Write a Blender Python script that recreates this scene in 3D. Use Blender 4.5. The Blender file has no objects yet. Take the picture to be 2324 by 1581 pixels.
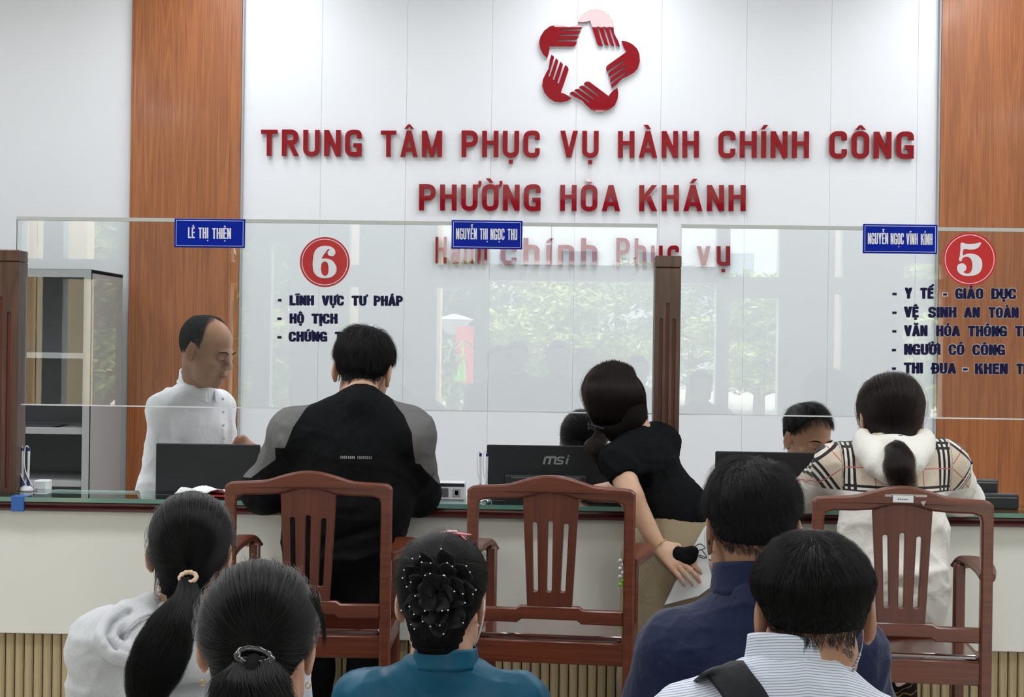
import bpy, math, random
import numpy as np
from mathutils import Matrix, Vector
from mathutils.geometry import tessellate_polygon
SC = bpy.context.scene
COL = SC.collection
R = math.radians
# ------------------------------------------------------------------ camera
F_PX, CX, CY, H = 3300.0, 1162.0, 790.5, 1.50
cam_d = bpy.data.cameras.new('camera'); cam = bpy.data.objects.new('camera', cam_d); COL.objects.link(cam)
cam_d.sensor_width = 36.0; cam_d.lens = 36.0 * F_PX / 2324.0; cam_d.clip_start = 0.05; cam_d.clip_end = 400
ROT = Matrix.Rotation(R(1.4), 3, 'Z') @ Matrix.Rotation(R(90.0), 3, 'X') @ Matrix.Rotation(0.0138, 3, 'Z')
cam.matrix_world = Matrix.Translation((0, 0, H)) @ ROT.to_4x4()
SC.camera = cam
# ------------------------------------------------------------------ light and exposure
SC.view_settings.view_transform = 'Standard'; SC.view_settings.look = 'None'
SC.view_settings.exposure = -0.27; SC.view_settings.gamma = 1.0; SC.view_settings.use_curve_mapping = False
w = bpy.data.worlds.new('sky'); SC.world = w; w.use_nodes = True
nt = w.node_tree; bg = nt.nodes['Background']
tc = nt.nodes.new('ShaderNodeTexCoord'); nz = nt.nodes.new('ShaderNodeTexNoise'); nz.inputs['Scale'].default_value = 3.0; nz.inputs['Detail'].default_value = 6
mx = nt.nodes.new('ShaderNodeMix'); mx.data_type = 'RGBA'
nt.links.new(tc.outputs['Generated'], nz.inputs['Vector']); nt.links.new(nz.outputs['Fac'], mx.inputs['Factor'])
mx.inputs['A'].default_value = (0.80, 0.90, 1.0, 1); mx.inputs['B'].default_value = (1.0, 1.0, 1.0, 1)
nt.links.new(mx.outputs['Result'], bg.inputs['Color']); bg.inputs['Strength'].default_value = 17.0
sun_d = bpy.data.lights.new('sun', 'SUN'); sun_d.energy = 34.0; sun_d.angle = R(1.5); sun_d.color = (1.0, 0.94, 0.84)
sun = bpy.data.objects.new('sun', sun_d); COL.objects.link(sun); sun.rotation_euler = (R(25), R(-20), 0); sun.location = (0, -20, 30)
CEIL = 4.3
LAMPS = [(x, y) for y in (9.2, 7.95, 5.2, 2.85, -3.45) for x in (-4.6, -2.1, 0.4, 2.9, 5.4) if not (y == 5.2 and x == 0.4) and not (y == 9.2 and abs(x) > 4)]
for (lx, ly) in LAMPS:
    ld = bpy.data.lights.new('ceiling_lamp_light', 'AREA'); ld.shape = 'RECTANGLE'; ld.size = .76; ld.size_y = .76
    ld.energy = 41 if ly < 9 else 22; ld.color = (0.95, 0.975, 1.0)
    lo = bpy.data.objects.new('ceiling_lamp_light', ld); COL.objects.link(lo); lo.location = (lx, ly, CEIL - 0.065)
SC.cycles.max_bounces = 7; SC.cycles.diffuse_bounces = 4; SC.cycles.glossy_bounces = 3; SC.cycles.transmission_bounces = 4
SC.cycles.transparent_max_bounces = 14; SC.cycles.caustics_reflective = False; SC.cycles.caustics_refractive = False
SC.cycles.sample_clamp_indirect = 6.0
try: SC.cycles.use_denoising = True
except Exception: pass
# ------------------------------------------------------------------ helpers
def at(px, py, Y):
    d = ROT @ Vector(((px - CX) / F_PX, -(py - CY) / F_PX, -1.0))
    t = Y / d.y
    return Vector((d.x * t, Y, H + d.z * t))
def sp(Y): return F_PX / Y
def lin(c):
    return tuple(((v / 255.0) / 12.92 if v / 255.0 <= 0.04045 else ((v / 255.0 + 0.055) / 1.055) ** 2.4) for v in c) + (1.0,)
MATS = {}
def mat(name, rgb, rough=0.5, metal=0.0, spec=0.5, coat=0.0, sheen=0.0, bump=None, var=None, aniso=None):
    """bump=(scale,strength[,stretch]); var=(scale, rgb2, lo, hi[,stretch])"""
    if name in MATS: return MATS[name]
    m = bpy.data.materials.new(name); m.use_nodes = True; n = m.node_tree.nodes; l = m.node_tree.links
    p = n['Principled BSDF']; p.inputs['Base Color'].default_value = lin(rgb); p.inputs['Roughness'].default_value = rough
    p.inputs['Metallic'].default_value = metal; p.inputs['Specular IOR Level'].default_value = spec
    p.inputs['Coat Weight'].default_value = coat; p.inputs['Coat Roughness'].default_value = 0.08
    if sheen: p.inputs['Sheen Weight'].default_value = sheen
    def coords(stretch):
        t = n.new('ShaderNodeTexCoord'); mp = n.new('ShaderNodeMapping'); mp.inputs['Scale'].default_value = stretch
        l.new(t.outputs['Object'], mp.inputs['Vector']); return mp.outputs['Vector']
    if var:
        t = n.new('ShaderNodeTexNoise'); t.inputs['Scale'].default_value = var[0]; t.inputs['Detail'].default_value = 6
        l.new(coords(var[4] if len(var) > 4 else (1, 1, 1)), t.inputs['Vector'])
        r = n.new('ShaderNodeMapRange'); r.inputs['From Min'].default_value = var[2]; r.inputs['From Max'].default_value = var[3]
        l.new(t.outputs['Fac'], r.inputs['Value'])
        x = n.new('ShaderNodeMix'); x.data_type = 'RGBA'; x.inputs['A'].default_value = lin(rgb); x.inputs['B'].default_value = lin(var[1])
        l.new(r.outputs['Result'], x.inputs['Factor']); l.new(x.outputs['Result'], p.inputs['Base Color'])
    if bump:
        t = n.new('ShaderNodeTexNoise'); t.inputs['Scale'].default_value = bump[0]; t.inputs['Detail'].default_value = 4
        l.new(coords(bump[2] if len(bump) > 2 else (1, 1, 1)), t.inputs['Vector'])
        b = n.new('ShaderNodeBump'); b.inputs['Strength'].default_value = bump[1]; b.inputs['Distance'].default_value = 0.01
        l.new(t.outputs['Fac'], b.inputs['Height']); l.new(b.outputs['Normal'], p.inputs['Normal'])
    MATS[name] = m; return m
def wood(name, c1, c2, c3, rough=0.4, coat=0.2, scale=1.0, axis='Z'):
    if name in MATS: return MATS[name]
    m = bpy.data.materials.new(name); m.use_nodes = True; n = m.node_tree.nodes; l = m.node_tree.links; p = n['Principled BSDF']
    t = n.new('ShaderNodeTexCoord'); mp = n.new('ShaderNodeMapping')
    s = {'Z': (9, 9, 0.55), 'X': (0.55, 9, 9), 'Y': (9, .55, 9)}[axis]; mp.inputs['Scale'].default_value = [v * scale for v in s]
    l.new(t.outputs['Object'], mp.inputs['Vector'])
    a = n.new('ShaderNodeTexNoise'); a.inputs['Scale'].default_value = 1.6; a.inputs['Detail'].default_value = 3; a.inputs['Distortion'].default_value = 1.2
    l.new(mp.outputs['Vector'], a.inputs['Vector'])
    mul = n.new('ShaderNodeMath'); mul.operation = 'MULTIPLY'; mul.inputs[1].default_value = 7.0; l.new(a.outputs['Fac'], mul.inputs[0])
    fr = n.new('ShaderNodeMath'); fr.operation = 'PINGPONG'; fr.inputs[1].default_value = 1.0; l.new(mul.outputs[0], fr.inputs[0])
    mp2 = n.new('ShaderNodeMapping'); mp2.inputs['Scale'].default_value = [v * scale * (9 if v > 1 else 2.5) for v in s]; l.new(t.outputs['Object'], mp2.inputs['Vector'])
    b = n.new('ShaderNodeTexNoise'); b.inputs['Scale'].default_value = 1.5; b.inputs['Detail'].default_value = 5; l.new(mp2.outputs['Vector'], b.inputs['Vector'])
    r = n.new('ShaderNodeValToRGB'); r.color_ramp.elements[0].color = lin(c1); r.color_ramp.elements[1].color = lin(c2)
    l.new(fr.outputs[0], r.inputs['Fac'])
    r2 = n.new('ShaderNodeMapRange'); r2.inputs['From Min'].default_value = 0.48; r2.inputs['From Max'].default_value = 0.7; l.new(b.outputs['Fac'], r2.inputs['Value'])
    sc_ = n.new('ShaderNodeMath'); sc_.operation = 'MULTIPLY'; sc_.inputs[1].default_value = 0.65; l.new(r2.outputs['Result'], sc_.inputs[0])
    x = n.new('ShaderNodeMix'); x.data_type = 'RGBA'; x.inputs['B'].default_value = lin(c3); l.new(sc_.outputs[0], x.inputs['Factor'])
    l.new(r.outputs['Color'], x.inputs['A']); l.new(x.outputs['Result'], p.inputs['Base Color'])
    p.inputs['Roughness'].default_value = rough; p.inputs['Coat Weight'].default_value = coat; p.inputs['Coat Roughness'].default_value = 0.12
    MATS[name] = m; return m
def hex_tuple(*a): return a
def link(o, parent=None):
    COL.objects.link(o)
    if parent is not None:
        o.parent = parent
    return o
def tag(o, label=None, cat=None, group=None, kind=None):
    if label: o['label'] = label
    if cat: o['category'] = cat
    if group: o['group'] = group
    if kind: o['kind'] = kind
    return o
def empty(name, loc, label=None, cat=None, group=None, rz=0.0):
    o = bpy.data.objects.new(name, None); o.location = loc; o.rotation_euler = (0, 0, rz); o.empty_display_size = 0.1
    COL.objects.link(o); return tag(o, label, cat, group)
class MB:
    """collects shapes, then links them as one mesh object"""
    def __init__(s): s.v = []; s.f = []; s.mi = []; s.cur = 0
    def add(s, vs, fs):
        b = len(s.v); s.v += [tuple(v) for v in vs]
        for f in fs: s.f.append(tuple(i + b for i in f)); s.mi.append(s.cur)
        return s
    def box(s, x0, x1, y0, y1, z0, z1, M=None, bev=0.0):
        if bev > 0:
            bb = min(bev, (x1 - x0) / 2.01, (y1 - y0) / 2.01, (z1 - z0) / 2.01)
            vs = []; X = (x0, x1); Yy = (y0, y1); Z = (z0, z1)
            idx = {}
            for i in (0, 1):
                for j in (0, 1):
                    for k in (0, 1):
                        sx = 1 if i == 0 else -1; sy = 1 if j == 0 else -1; sz = 1 if k == 0 else -1
                        for a, d in enumerate(((0, sy * bb, sz * bb), (sx * bb, 0, sz * bb), (sx * bb, sy * bb, 0))):
                            idx[(i, j, k, a)] = len(vs); vs.append(Vector((X[i] + d[0], Yy[j] + d[1], Z[k] + d[2])))
            fs = []
            q = [(0, 0), (1, 0), (1, 1), (0, 1)]
            for i in (0, 1):
                f = [idx[(i, a, b, 0)] for a, b in q]; fs.append(f if i else f[::-1])
                f = [idx[(a, i, b, 1)] for a, b in q]; fs.append(f[::-1] if i else f)
                f = [idx[(a, b, i, 2)] for a, b in q]; fs.append(f if i else f[::-1])
            for i in (0, 1):
                for j in (0, 1):
                    fs.append([idx[(i, j, 0, 0)], idx[(i, j, 0, 1)], idx[(i, j, 1, 1)], idx[(i, j, 1, 0)]])
                    fs.append([idx[(i, 0, j, 0)], idx[(i, 0, j, 2)], idx[(i, 1, j, 2)], idx[(i, 1, j, 0)]])
                    fs.append([idx[(0, i, j, 1)], idx[(0, i, j, 2)], idx[(1, i, j, 2)], idx[(1, i, j, 1)]])
            for i in (0, 1):
                for j in (0, 1):
                    for k in (0, 1): fs.append([idx[(i, j, k, a)] for a in (0, 1, 2)])
            if M is not None: vs = [M @ v for v in vs]
            return s.add(vs, fs)
        vs = [Vector((x, y, z)) for x in (x0, x1) for y in (y0, y1) for z in (z0, z1)]
        if M is not None: vs = [M @ v for v in vs]
        return s.add(vs, [(0, 1, 3, 2), (4, 6, 7, 5), (0, 4, 5, 1), (2, 3, 7, 6), (0, 2, 6, 4), (1, 5, 7, 3)])
    def tube(s, pts, r, seg=10, closed=False, flat=1.0):
        pts = [Vector(p) for p in pts]; n = len(pts); rs = r if isinstance(r, (list, tuple)) else [r] * n
        vs = []; up = None
        for i, p in enumerate(pts):
            a = pts[(i - 1) % n] if (closed or i > 0) else p; b = pts[(i + 1) % n] if (closed or i < n - 1) else p
            t = (b - a).normalized()
            if up is None:
                up = Vector((0, 0, 1)) if abs(t.z) < 0.9 else Vector((1, 0, 0))
            u = t.cross(up).normalized(); up = u.cross(t).normalized()
            for k in range(seg):
                an = 2 * math.pi * k / seg; vs.append(p + u * math.cos(an) * rs[i] + up * math.sin(an) * rs[i] * flat)
        fs = []
        m = n if closed else n - 1
        for i in range(m):
            for k in range(seg):
                a = i * seg + k; b = i * seg + (k + 1) % seg; c = ((i + 1) % n) * seg + (k + 1) % seg; d = ((i + 1) % n) * seg + k
                fs.append((a, b, c, d))
        if not closed:
            fs.append(tuple(range(seg))[::-1]); fs.append(tuple((n - 1) * seg + k for k in range(seg)))
        return s.add(vs, fs)
    def lathe(s, prof, c=(0, 0, 0), seg=24, axis='Z'):
        c = Vector(c); vs = []; fs = []
        for (r, z) in prof:
            for k in range(seg):
                a = 2 * math.pi * k / seg
                v = Vector((r * math.cos(a), r * math.sin(a), z))
                if axis == 'Y': v = Vector((v.x, -v.z, v.y))
                vs.append(c + v)
        for i in range(len(prof) - 1):
            for k in range(seg):
                fs.append((i * seg + k, i * seg + (k + 1) % seg, (i + 1) * seg + (k + 1) % seg, (i + 1) * seg + k))
        fs.append(tuple(range(seg))[::-1]); fs.append(tuple((len(prof) - 1) * seg + k for k in range(seg)))
        return s.add(vs, fs)
    def prism(s, outer, holes=(), y0=0.0, y1=0.02, M=None, bev=0.0):
        """polygon in (x,z) extruded along y from y0 (front) to y1"""
        loops = [[Vector((p[0], p[1], 0)) for p in outer]] + [[Vector((p[0], p[1], 0)) for p in h] for h in holes]
        flat = [v for lp in loops for v in lp]
        tris = tessellate_polygon(loops)
        N = len(flat)
        def inset(lp, sign):
            out = []
            n = len(lp); area = sum(lp[i].x * lp[(i + 1) % n].y - lp[(i + 1) % n].x * lp[i].y for i in range(n))
            sg = 1 if area > 0 else -1
            for i in range(n):
                e1 = (lp[i] - lp[i - 1]).normalized(); e2 = (lp[(i + 1) % n] - lp[i]).normalized()
                nn = Vector((-(e1.y + e2.y), e1.x + e2.x, 0)) * sg
                if nn.length < 1e-6: nn = Vector((-e1.y, e1.x, 0)) * sg
                nn.normalize(); k = max(0.5, nn.dot(Vector((-e1.y, e1.x, 0)) * sg))
                out.append(lp[i] + nn * (sign * bev / k))
            return out
        if bev > 0:
            ins = [v for k, lp in enumerate(loops) for v in inset(lp, 1 if k == 0 else -1)]
            layers = [(ins, y0), (flat, y0 + bev), (flat, y1 - bev), (ins, y1)]
        else: layers = [(flat, y0), (flat, y1)]
        vs = [Vector((p.x, yy, p.y)) for L, yy in layers for p in L]
        if M is not None: vs = [M @ v for v in vs]
        fs = [tuple(t) for t in tris] + [tuple(i + N * (len(layers) - 1) for i in t[::-1]) for t in tris]
        for q in range(len(layers) - 1):
            b = 0
            for lp in loops:
                n = len(lp)
                for i in range(n):
                    j = (i + 1) % n; fs.append((q * N + b + i, q * N + b + j, (q + 1) * N + b + j, (q + 1) * N + b + i))
                b += n
        return s.add(vs, fs)
    def build(s, name, m, parent=None, smooth=False, fix=True, world=True, label=None):
        me = bpy.data.meshes.new(name)
        off = Vector((0, 0, 0))
        if parent is not None and world:
            q = parent
            while q is not None: off += q.location; q = q.parent
        me.from_pydata([(v[0] - off.x, v[1] - off.y, v[2] - off.z) for v in s.v], [], s.f)
        for mm in (m if isinstance(m, (list, tuple)) else [m]): me.materials.append(mm)
        if any(s.mi): me.polygons.foreach_set('material_index', s.mi)
        if fix:
            import bmesh
            b = bmesh.new(); b.from_mesh(me); bmesh.ops.recalc_face_normals(b, faces=b.faces); b.to_mesh(me); b.free()
        if smooth: me.polygons.foreach_set('use_smooth', [True] * len(me.polygons))
        o = bpy.data.objects.new(name, me); link(o, parent)
        if label: o['label'] = label
        return o
def smooth_by_angle(o, ang=35):
    me = o.data
    me.polygons.foreach_set('use_smooth', [True] * len(me.polygons))
    try: me.set_sharp_from_angle(angle=R(ang))
    except Exception: pass
    return o
def rounded(pts, rad, n=5):
    """round the corners of a closed polygon; rad one number or list"""
    out = []; N = len(pts)
    for i in range(N):
        r = rad[i] if isinstance(rad, (list, tuple)) else rad
        p = Vector(pts[i]); a = Vector(pts[i - 1]); b = Vector(pts[(i + 1) % N])
        if r <= 0: out.append((p.x, p.y)); continue
        d1 = (a - p); d2 = (b - p); r1 = min(r, d1.length * .49, d2.length * .49)
        s0 = p + d1.normalized() * r1; s1 = p + d2.normalized() * r1
        for k in range(n + 1):
            t = k / n; q = s0 * (1 - t) ** 2 + p * 2 * t * (1 - t) + s1 * t * t; out.append((q.x, q.y))
    return out
def cat(pts, n=6, closed=True):
    """catmull-rom through points"""
    out = []; N = len(pts); P_ = [Vector(p) for p in pts]
    rng = range(N) if closed else range(N - 1)
    for i in rng:
        if closed: p0, p1, p2, p3 = P_[i - 1], P_[i], P_[(i + 1) % N], P_[(i + 2) % N]
        else: p0, p1, p2, p3 = P_[max(i - 1, 0)], P_[i], P_[i + 1], P_[min(i + 2, N - 1)]
        for k in range(n):
            t = k / n
            out.append(tuple(0.5 * ((2 * p1) + (p2 - p0) * t + (2 * p0 - 5 * p1 + 4 * p2 - p3) * t * t + (3 * p1 - p0 - 3 * p2 + p3) * t ** 3)))
    if not closed: out.append(tuple(P_[-1]))
    return out
# ------------------------------------------------------------------ lettering: own stroke glyphs, cap height 1
def ribbon(path, t, closed=False):
    """polygons (quads) of a constant thickness band along a path"""
    P_ = [Vector(p) for p in path]; n = len(P_); L = []; Rr = []
    for i in range(n):
        a = P_[i - 1] if (closed or i > 0) else None; b = P_[(i + 1) % n] if (closed or i < n - 1) else None
        e1 = (P_[i] - a).normalized() if a is not None else None; e2 = (b - P_[i]).normalized() if b is not None else None
        if e1 is None: e1 = e2
        if e2 is None: e2 = e1
        nn = Vector((-(e1.y + e2.y), e1.x + e2.x)).normalized(); k = max(.4, nn.dot(Vector((-e1.y, e1.x))))
        L.append(P_[i] + nn * t / 2 / k); Rr.append(P_[i] - nn * t / 2 / k)
    q = []
    for i in range(n if closed else n - 1):
        j = (i + 1) % n; q.append([tuple(L[i]), tuple(Rr[i]), tuple(Rr[j]), tuple(L[j])])
    return q
def rpath(pts, r, n=5, closed=False):
    if closed: return rounded(pts, r, n)
    rr = [0] + [r] * (len(pts) - 2) + [0]
    return rounded(pts, rr, n)
def rect(x0, x1, y0, y1): return [(x0, y0), (x1, y0), (x1, y1), (x0, y1)]
def glyph(c, w, t):
    """-> list of polygons, advance width. w = normal width, t = stroke"""
    h = t / 2; r = w * .5; th = t * .86; q = th / 2
    mid = .47
    def V(x, y0=0, y1=1): return [rect(x, x + t, y0, y1)]
    def HH(y, x0, x1): return [rect(x0, x1, y, y + th)]
    if c == 'I': return V(0), t
    if c == 'T': return V(w / 2 - h) + HH(1 - th, 0, w), w
    if c == 'L': return V(0) + HH(0, 0, w * .85), w * .85
    if c == 'E': return V(0) + HH(0, 0, w * .85) + HH(mid, 0, w * .8) + HH(1 - th, 0, w * .85), w * .85
    if c == 'H': return V(0) + V(w - t) + HH(mid, 0, w), w
    if c == 'N': return V(0) + V(w - t) + [[(0, 1), (t, 1), (w, 0), (w - t, 0)]], w
    if c == 'M':
        W = w * 1.3; return V(0) + V(W - t) + [[(0, 1), (t * 1.1, 1), (W / 2 + h * .8, 0), (W / 2 - h * .8, 0)], [(W, 1), (W - t * 1.1, 1), (W / 2 - h * .8, 0), (W / 2 + h * .8, 0)]], W
    if c == 'A':
        W = w * 1.12; a = W * .27
        return [[(0, 0), (t * 1.02, 0), (W / 2 + h * .9, 1), (W / 2 - h, 1)], [(W, 0), (W - t * 1.02, 0), (W / 2 - h * .9, 1), (W / 2 + h, 1)], rect(a * .72, W - a * .72, .2, .2 + th)], W
    if c == 'V':
        W = w * 1.08
        return [[(0, 1), (t * 1.02, 1), (W / 2 + h * .9, 0), (W / 2 - h, 0)], [(W, 1), (W - t * 1.02, 1), (W / 2 - h * .9, 0), (W / 2 + h, 0)]], W
    if c == 'Y':
        W = w * 1.05
        return [rect(W / 2 - h, W / 2 + h, 0, .45), [(0, 1), (t * 1.05, 1), (W / 2 + h, .38), (W / 2 - h, .38)], [(W, 1), (W - t * 1.05, 1), (W / 2 - h, .38), (W / 2 + h, .38)]], W
    if c == 'K':
        W = w * 1.05
        return V(0) + [[(t * .9, .36), (t * .9, .62), (W - t * 1.05, 1), (W, 1)], [(t * 1.3, .50), (t * 1.3 + t * .9, .62), (W, 0), (W - t * 1.1, 0)]], W
    if c == 'O': return ribbon(rpath([(h, q), (w - h, q), (w - h, 1 - q), (h, 1 - q)], r, 7, True), t, True), w
    if c == 'U': return ribbon(rpath([(h, 1), (h, q), (w - h, q), (w - h, 1)], r, 7), t), w
    if c == 'C': return ribbon(rpath([(w - h, .66), (w - h, 1 - q), (h, 1 - q), (h, q), (w - h, q), (w - h, .34)], r, 7), t), w
    if c == 'G': return ribbon(rpath([(w - h, .68), (w - h, 1 - q), (h, 1 - q), (h, q), (w - h, q), (w - h, .3)], r, 7), t) + [rect(w - t, w, 0, .5), rect(w * .5, w, .5 - th, .5)], w
    if c == 'D' or c == 'Đ': 
        g = V(0) + ribbon(rpath([(0, 1 - q), (w - h, 1 - q), (w - h, q), (0, q)], r, 7), t)
        if c == 'Đ': g += [rect(-t * .5, w * .5, .5 - th * .4, .5 + th * .4)]
        return g, w
    if c == 'P': return V(0) + ribbon(rpath([(0, 1 - q), (w - h, 1 - q), (w - h, .40 + q), (0, .40 + q)], r * .8, 6), t), w
    if c == 'R': return V(0) + ribbon(rpath([(0, 1 - q), (w - h, 1 - q), (w - h, .44 + q), (0, .44 + q)], r * .7, 6), t) + [[(w * .38, .46), (w * .38 + t, .46), (w * 1.04, 0), (w * 1.04 - t * 1.05, 0)]], w * 1.03
    if c == 'S': return ribbon(rpath([(w - h, .70), (w - h, 1 - q), (h, 1 - q), (h, .56), (w - h, .44), (w - h, q), (h, q), (h, .30)], r * .8, 6), t), w
    if c == '-': return [rect(0, w * .55, .40, .40 + th)], w * .55
    X = .73; ww = w * .86
    if c == 'i': return [rect(0, t, 0, X), rect(0, t, .86, 1)], t
    if c == 'í': return [rect(0, t, 0, X)], t
    if c == 'n': return [rect(0, t, 0, X)] + ribbon(rpath([(h, X - q - .05), (h + .02, X - q), (ww - h, X - q), (ww - h, 0)], ww * .4, 5), t), ww
    if c == 'h': return [rect(0, t, 0, 1)] + ribbon(rpath([(h, X - q - .05), (h + .02, X - q), (ww - h, X - q), (ww - h, 0)], ww * .4, 5), t), ww
    if c == 'u': return [rect(ww - t, ww, 0, X)] + ribbon(rpath([(h, X), (h, q), (ww - h, q), (ww - h, .1)], ww * .4, 5), t), ww
    if c == 'c': return ribbon(rpath([(ww - h, X * .66), (ww - h, X - q), (h, X - q), (h, q), (ww - h, q), (ww - h, X * .34)], ww * .45, 6), t), ww
    if c == 'v': return [[(0, X), (t * 1.02, X), (ww / 2 + h * .9, 0), (ww / 2 - h, 0)], [(ww, X), (ww - t * 1.02, X), (ww / 2 - h * .9, 0), (ww / 2 + h, 0)]], ww
    if c == 'a': return [rect(ww - t, ww, 0, X * .7)] + ribbon(rpath([(h, X * .68), (h, X - q), (ww - h, X - q), (ww - h, X * .55)], ww * .4, 5), t) + ribbon(rpath([(ww - h, X * .5), (h, X * .5), (h, q), (ww - h, q)], ww * .35, 5), t), ww
    return V(0), w
MARKS = {'Â': 'A^', 'À': "A`", 'Á': "A'", 'Ă': 'Au', 'Ụ': 'U.', 'Ư': 'U+', 'Ừ': "U+`", 'Ứ': "U+'", 'Ự': 'U+.', 'Ờ': 'O+`', 'Ơ': 'O+', 'Ở': 'O+?', 'Ò': 'O`', 'Ó': "O'", 'Ô': 'O^', 'Ộ': 'O^.', 'Ọ': 'O.', 'Í': "I'", 'Ĩ': 'I~', 'Ị': 'I.', 'Ế': "E^'", 'Ê': 'E^', 'Ệ': 'E^.', 'Ễ': 'E^~', 'à': 'a`', 'í': "í'", 'ụ': 'u.'}
def glyph_full(c, w, t):
    s = MARKS.get(c, c); base = s[0]; g, W = glyph(base, w, t); g = list(g); th = t * .7
    low = base in 'anhciuví'; top = (1.0 if not low else .75); m = W / 2; y = top + .07; k = w / .55
    off = 0
    for a in s[1:]:
        if a == '^':
            g += [[(m - .17 * k, y), (m - .17 * k + t * .75, y), (m + th * .35, y + .17), (m - th * .35, y + .17)], [(m + .17 * k, y), (m + .17 * k - t * .75, y), (m - th * .35, y + .17), (m + th * .35, y + .17)]]; off = .16
        elif a == "'": g += [[(m - .10 * k + off, y + off * .8), (m - .10 * k + t * .8 + off, y + off * .8), (m + .15 * k + off, y + .17 + off * .8), (m + .15 * k - t * .9 + off, y + .17 + off * .8)]]
        elif a == '`': g += [[(m + .10 * k, y), (m + .10 * k - t * .8, y), (m - .15 * k, y + .17), (m - .15 * k + t * .9, y + .17)]]
        elif a == '~': g += ribbon(rpath([(m - .16 * k, y + .02 + off), (m - .08 * k, y + .12 + off), (m + .07 * k, y + .04 + off), (m + .16 * k, y + .14 + off)], .08, 4), th * .8)
        elif a == 'u': g += ribbon(rpath([(m - .13 * k, y + .15), (m - .06 * k, y + .03), (m + .06 * k, y + .03), (m + .13 * k, y + .15)], .1, 4), th)
        elif a == '.': g += [rect(m - t * .42, m + t * .42, -.25, -.25 + t * .84)]
        elif a == '+': g += ribbon(rpath([(W - t * .6, .93), (W + t * .45, .95), (W + t * .45, 1.14)], .1, 4), t * .62)
        elif a == '?': g += ribbon(rpath([(m - .06, 1.22), (m + .1, 1.22), (m + .06, 1.1), (m, 1.06)], .05, 3), th * .7)
    return g, W
def word_polys(s, w=.56, t=.15, gap=.11):
    out = []; x = 0.0
    for c in s:
        g, W = glyph_full(c, w, t)
        out += [[(p[0] + x, p[1]) for p in q] for q in g]; x += W + gap
    return out, x - gap
def word_on(mb, s, p0, p1, height, Y, depth, w=.56, t=.15, gap=.11, grow=0.0, standoff=0.0):
    """word from world point p0 (baseline left) to p1 (baseline right), facing -y"""
    polys, W = word_polys(s, w, t, gap); p0 = Vector(p0); p1 = Vector(p1); ex = (p1 - p0) / W; n = ex.normalized(); ez = Vector((-n.z, 0, n.x)) * height
    offs = [(0, 0)] if grow == 0 else [(grow * math.cos(a * math.pi / 4), grow * math.sin(a * math.pi / 4)) for a in range(8)]
    for kq, q in enumerate(polys):
        for (ox, oz) in offs:
            pts = [p0 + ex * a + ez * b + Vector((ox, 0, oz)) for a, b in q]
            n_ = len(pts); y0 = Y - standoff - depth - 3e-5 * (kq % 9); y1 = Y - standoff
            vs = [(p.x, y0, p.z) for p in pts] + [(p.x, y1, p.z) for p in pts]
            fs = [tuple(range(n_)), tuple(range(n_, 2 * n_))[::-1]] + [(i, i + n_, (i + 1) % n_ + n_, (i + 1) % n_) for i in range(n_)]
            mb.add(vs, fs)
# ------------------------------------------------------------------ materials
M_wall = mat('wall_paint', (212, 214, 218), .55, bump=(60, .02))
M_panel = mat('white_wall_board', (211, 214, 220), .38, bump=(25, .015))
M_redletter = mat('red_acrylic', (126, 4, 20), .02, spec=.5)
M_redside = mat('red_letter_side', (90, 20, 28), .3)
M_walnut = wood('brown_laminate', (154, 92, 48), (134, 76, 37), (110, 59, 27), .4, .15, 1.0)
M_rosewood = wood('varnished_red_wood', (102, 45, 22), (85, 35, 16), (58, 22, 10), .36, .12, 1.4)
M_rosewood_x = wood('varnished_red_wood_long', (109, 50, 25), (90, 38, 17), (61, 24, 11), .34, .14, 1.4, 'X')
M_post = wood('dark_post_wood', (96, 62, 44), (74, 46, 33), (50, 30, 22), .5, .15, 1.6)
M_groove = mat('groove_red', (92, 34, 22), .5)
M_mould = wood('counter_moulding', (84, 22, 20), (62, 14, 14), (40, 8, 10), .25, .6, 1.2, 'X')
M_cream = mat('cream_board', (231, 231, 225), .3, coat=.25)
M_slat = wood('pale_slat_wood', (186, 168, 134), (172, 152, 118), (150, 130, 98), .55, 0, 1.6)
M_slatgap = mat('slat_gap', (110, 92, 66), .7)
M_glassgreen = mat('green_glass_edge', (96, 138, 126), .08, spec=.9)
M_grey = mat('grey_steel', (150, 152, 154), .4, bump=(40, .01))
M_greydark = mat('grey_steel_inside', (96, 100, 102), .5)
M_black = mat('black_plastic', (24, 26, 30), .45)
M_blackm = mat('black_plastic_matte', (34, 37, 43), .55, bump=(400, .05))
M_white = mat('white_plastic', (232, 234, 238), .35)
M_paper = mat('paper', (236, 238, 242), .7)
M_blue = mat('sign_blue', (0, 32, 150), .4, spec=.1)
M_blue2 = mat('sign_blue_vivid', (12, 62, 190), .3)
M_red = mat('sign_red', (196, 24, 30), .3, coat=.3)
M_navy = mat('navy_vinyl', (9, 8, 62), .5, spec=.2)
M_signw = mat('sign_white', (226, 226, 232), .4)
M_floor = mat('floor_tile', (190, 186, 176), .15, spec=.6)
M_ceil = mat('ceiling_white', (235, 235, 232), .8)
def clear_panel(name, tint=(.955, .97, .965), ior=1.5):
    m = bpy.data.materials.new(name); m.use_nodes = True; n = m.node_tree.nodes; l = m.node_tree.links; n.remove(n['Principled BSDF'])
    o = n['Material Output']; a = n.new('ShaderNodeBsdfTransparent'); a.inputs[0].default_value = tint + (1,)
    g = n.new('ShaderNodeBsdfGlossy'); g.inputs['Roughness'].default_value = 0.0
    f = n.new('ShaderNodeFresnel'); f.inputs['IOR'].default_value = ior; x = n.new('ShaderNodeMixShader')
    l.new(f.outputs[0], x.inputs[0]); l.new(a.outputs[0], x.inputs[1]); l.new(g.outputs[0], x.inputs[2]); l.new(x.outputs[0], o.inputs[0]); return m
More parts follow.
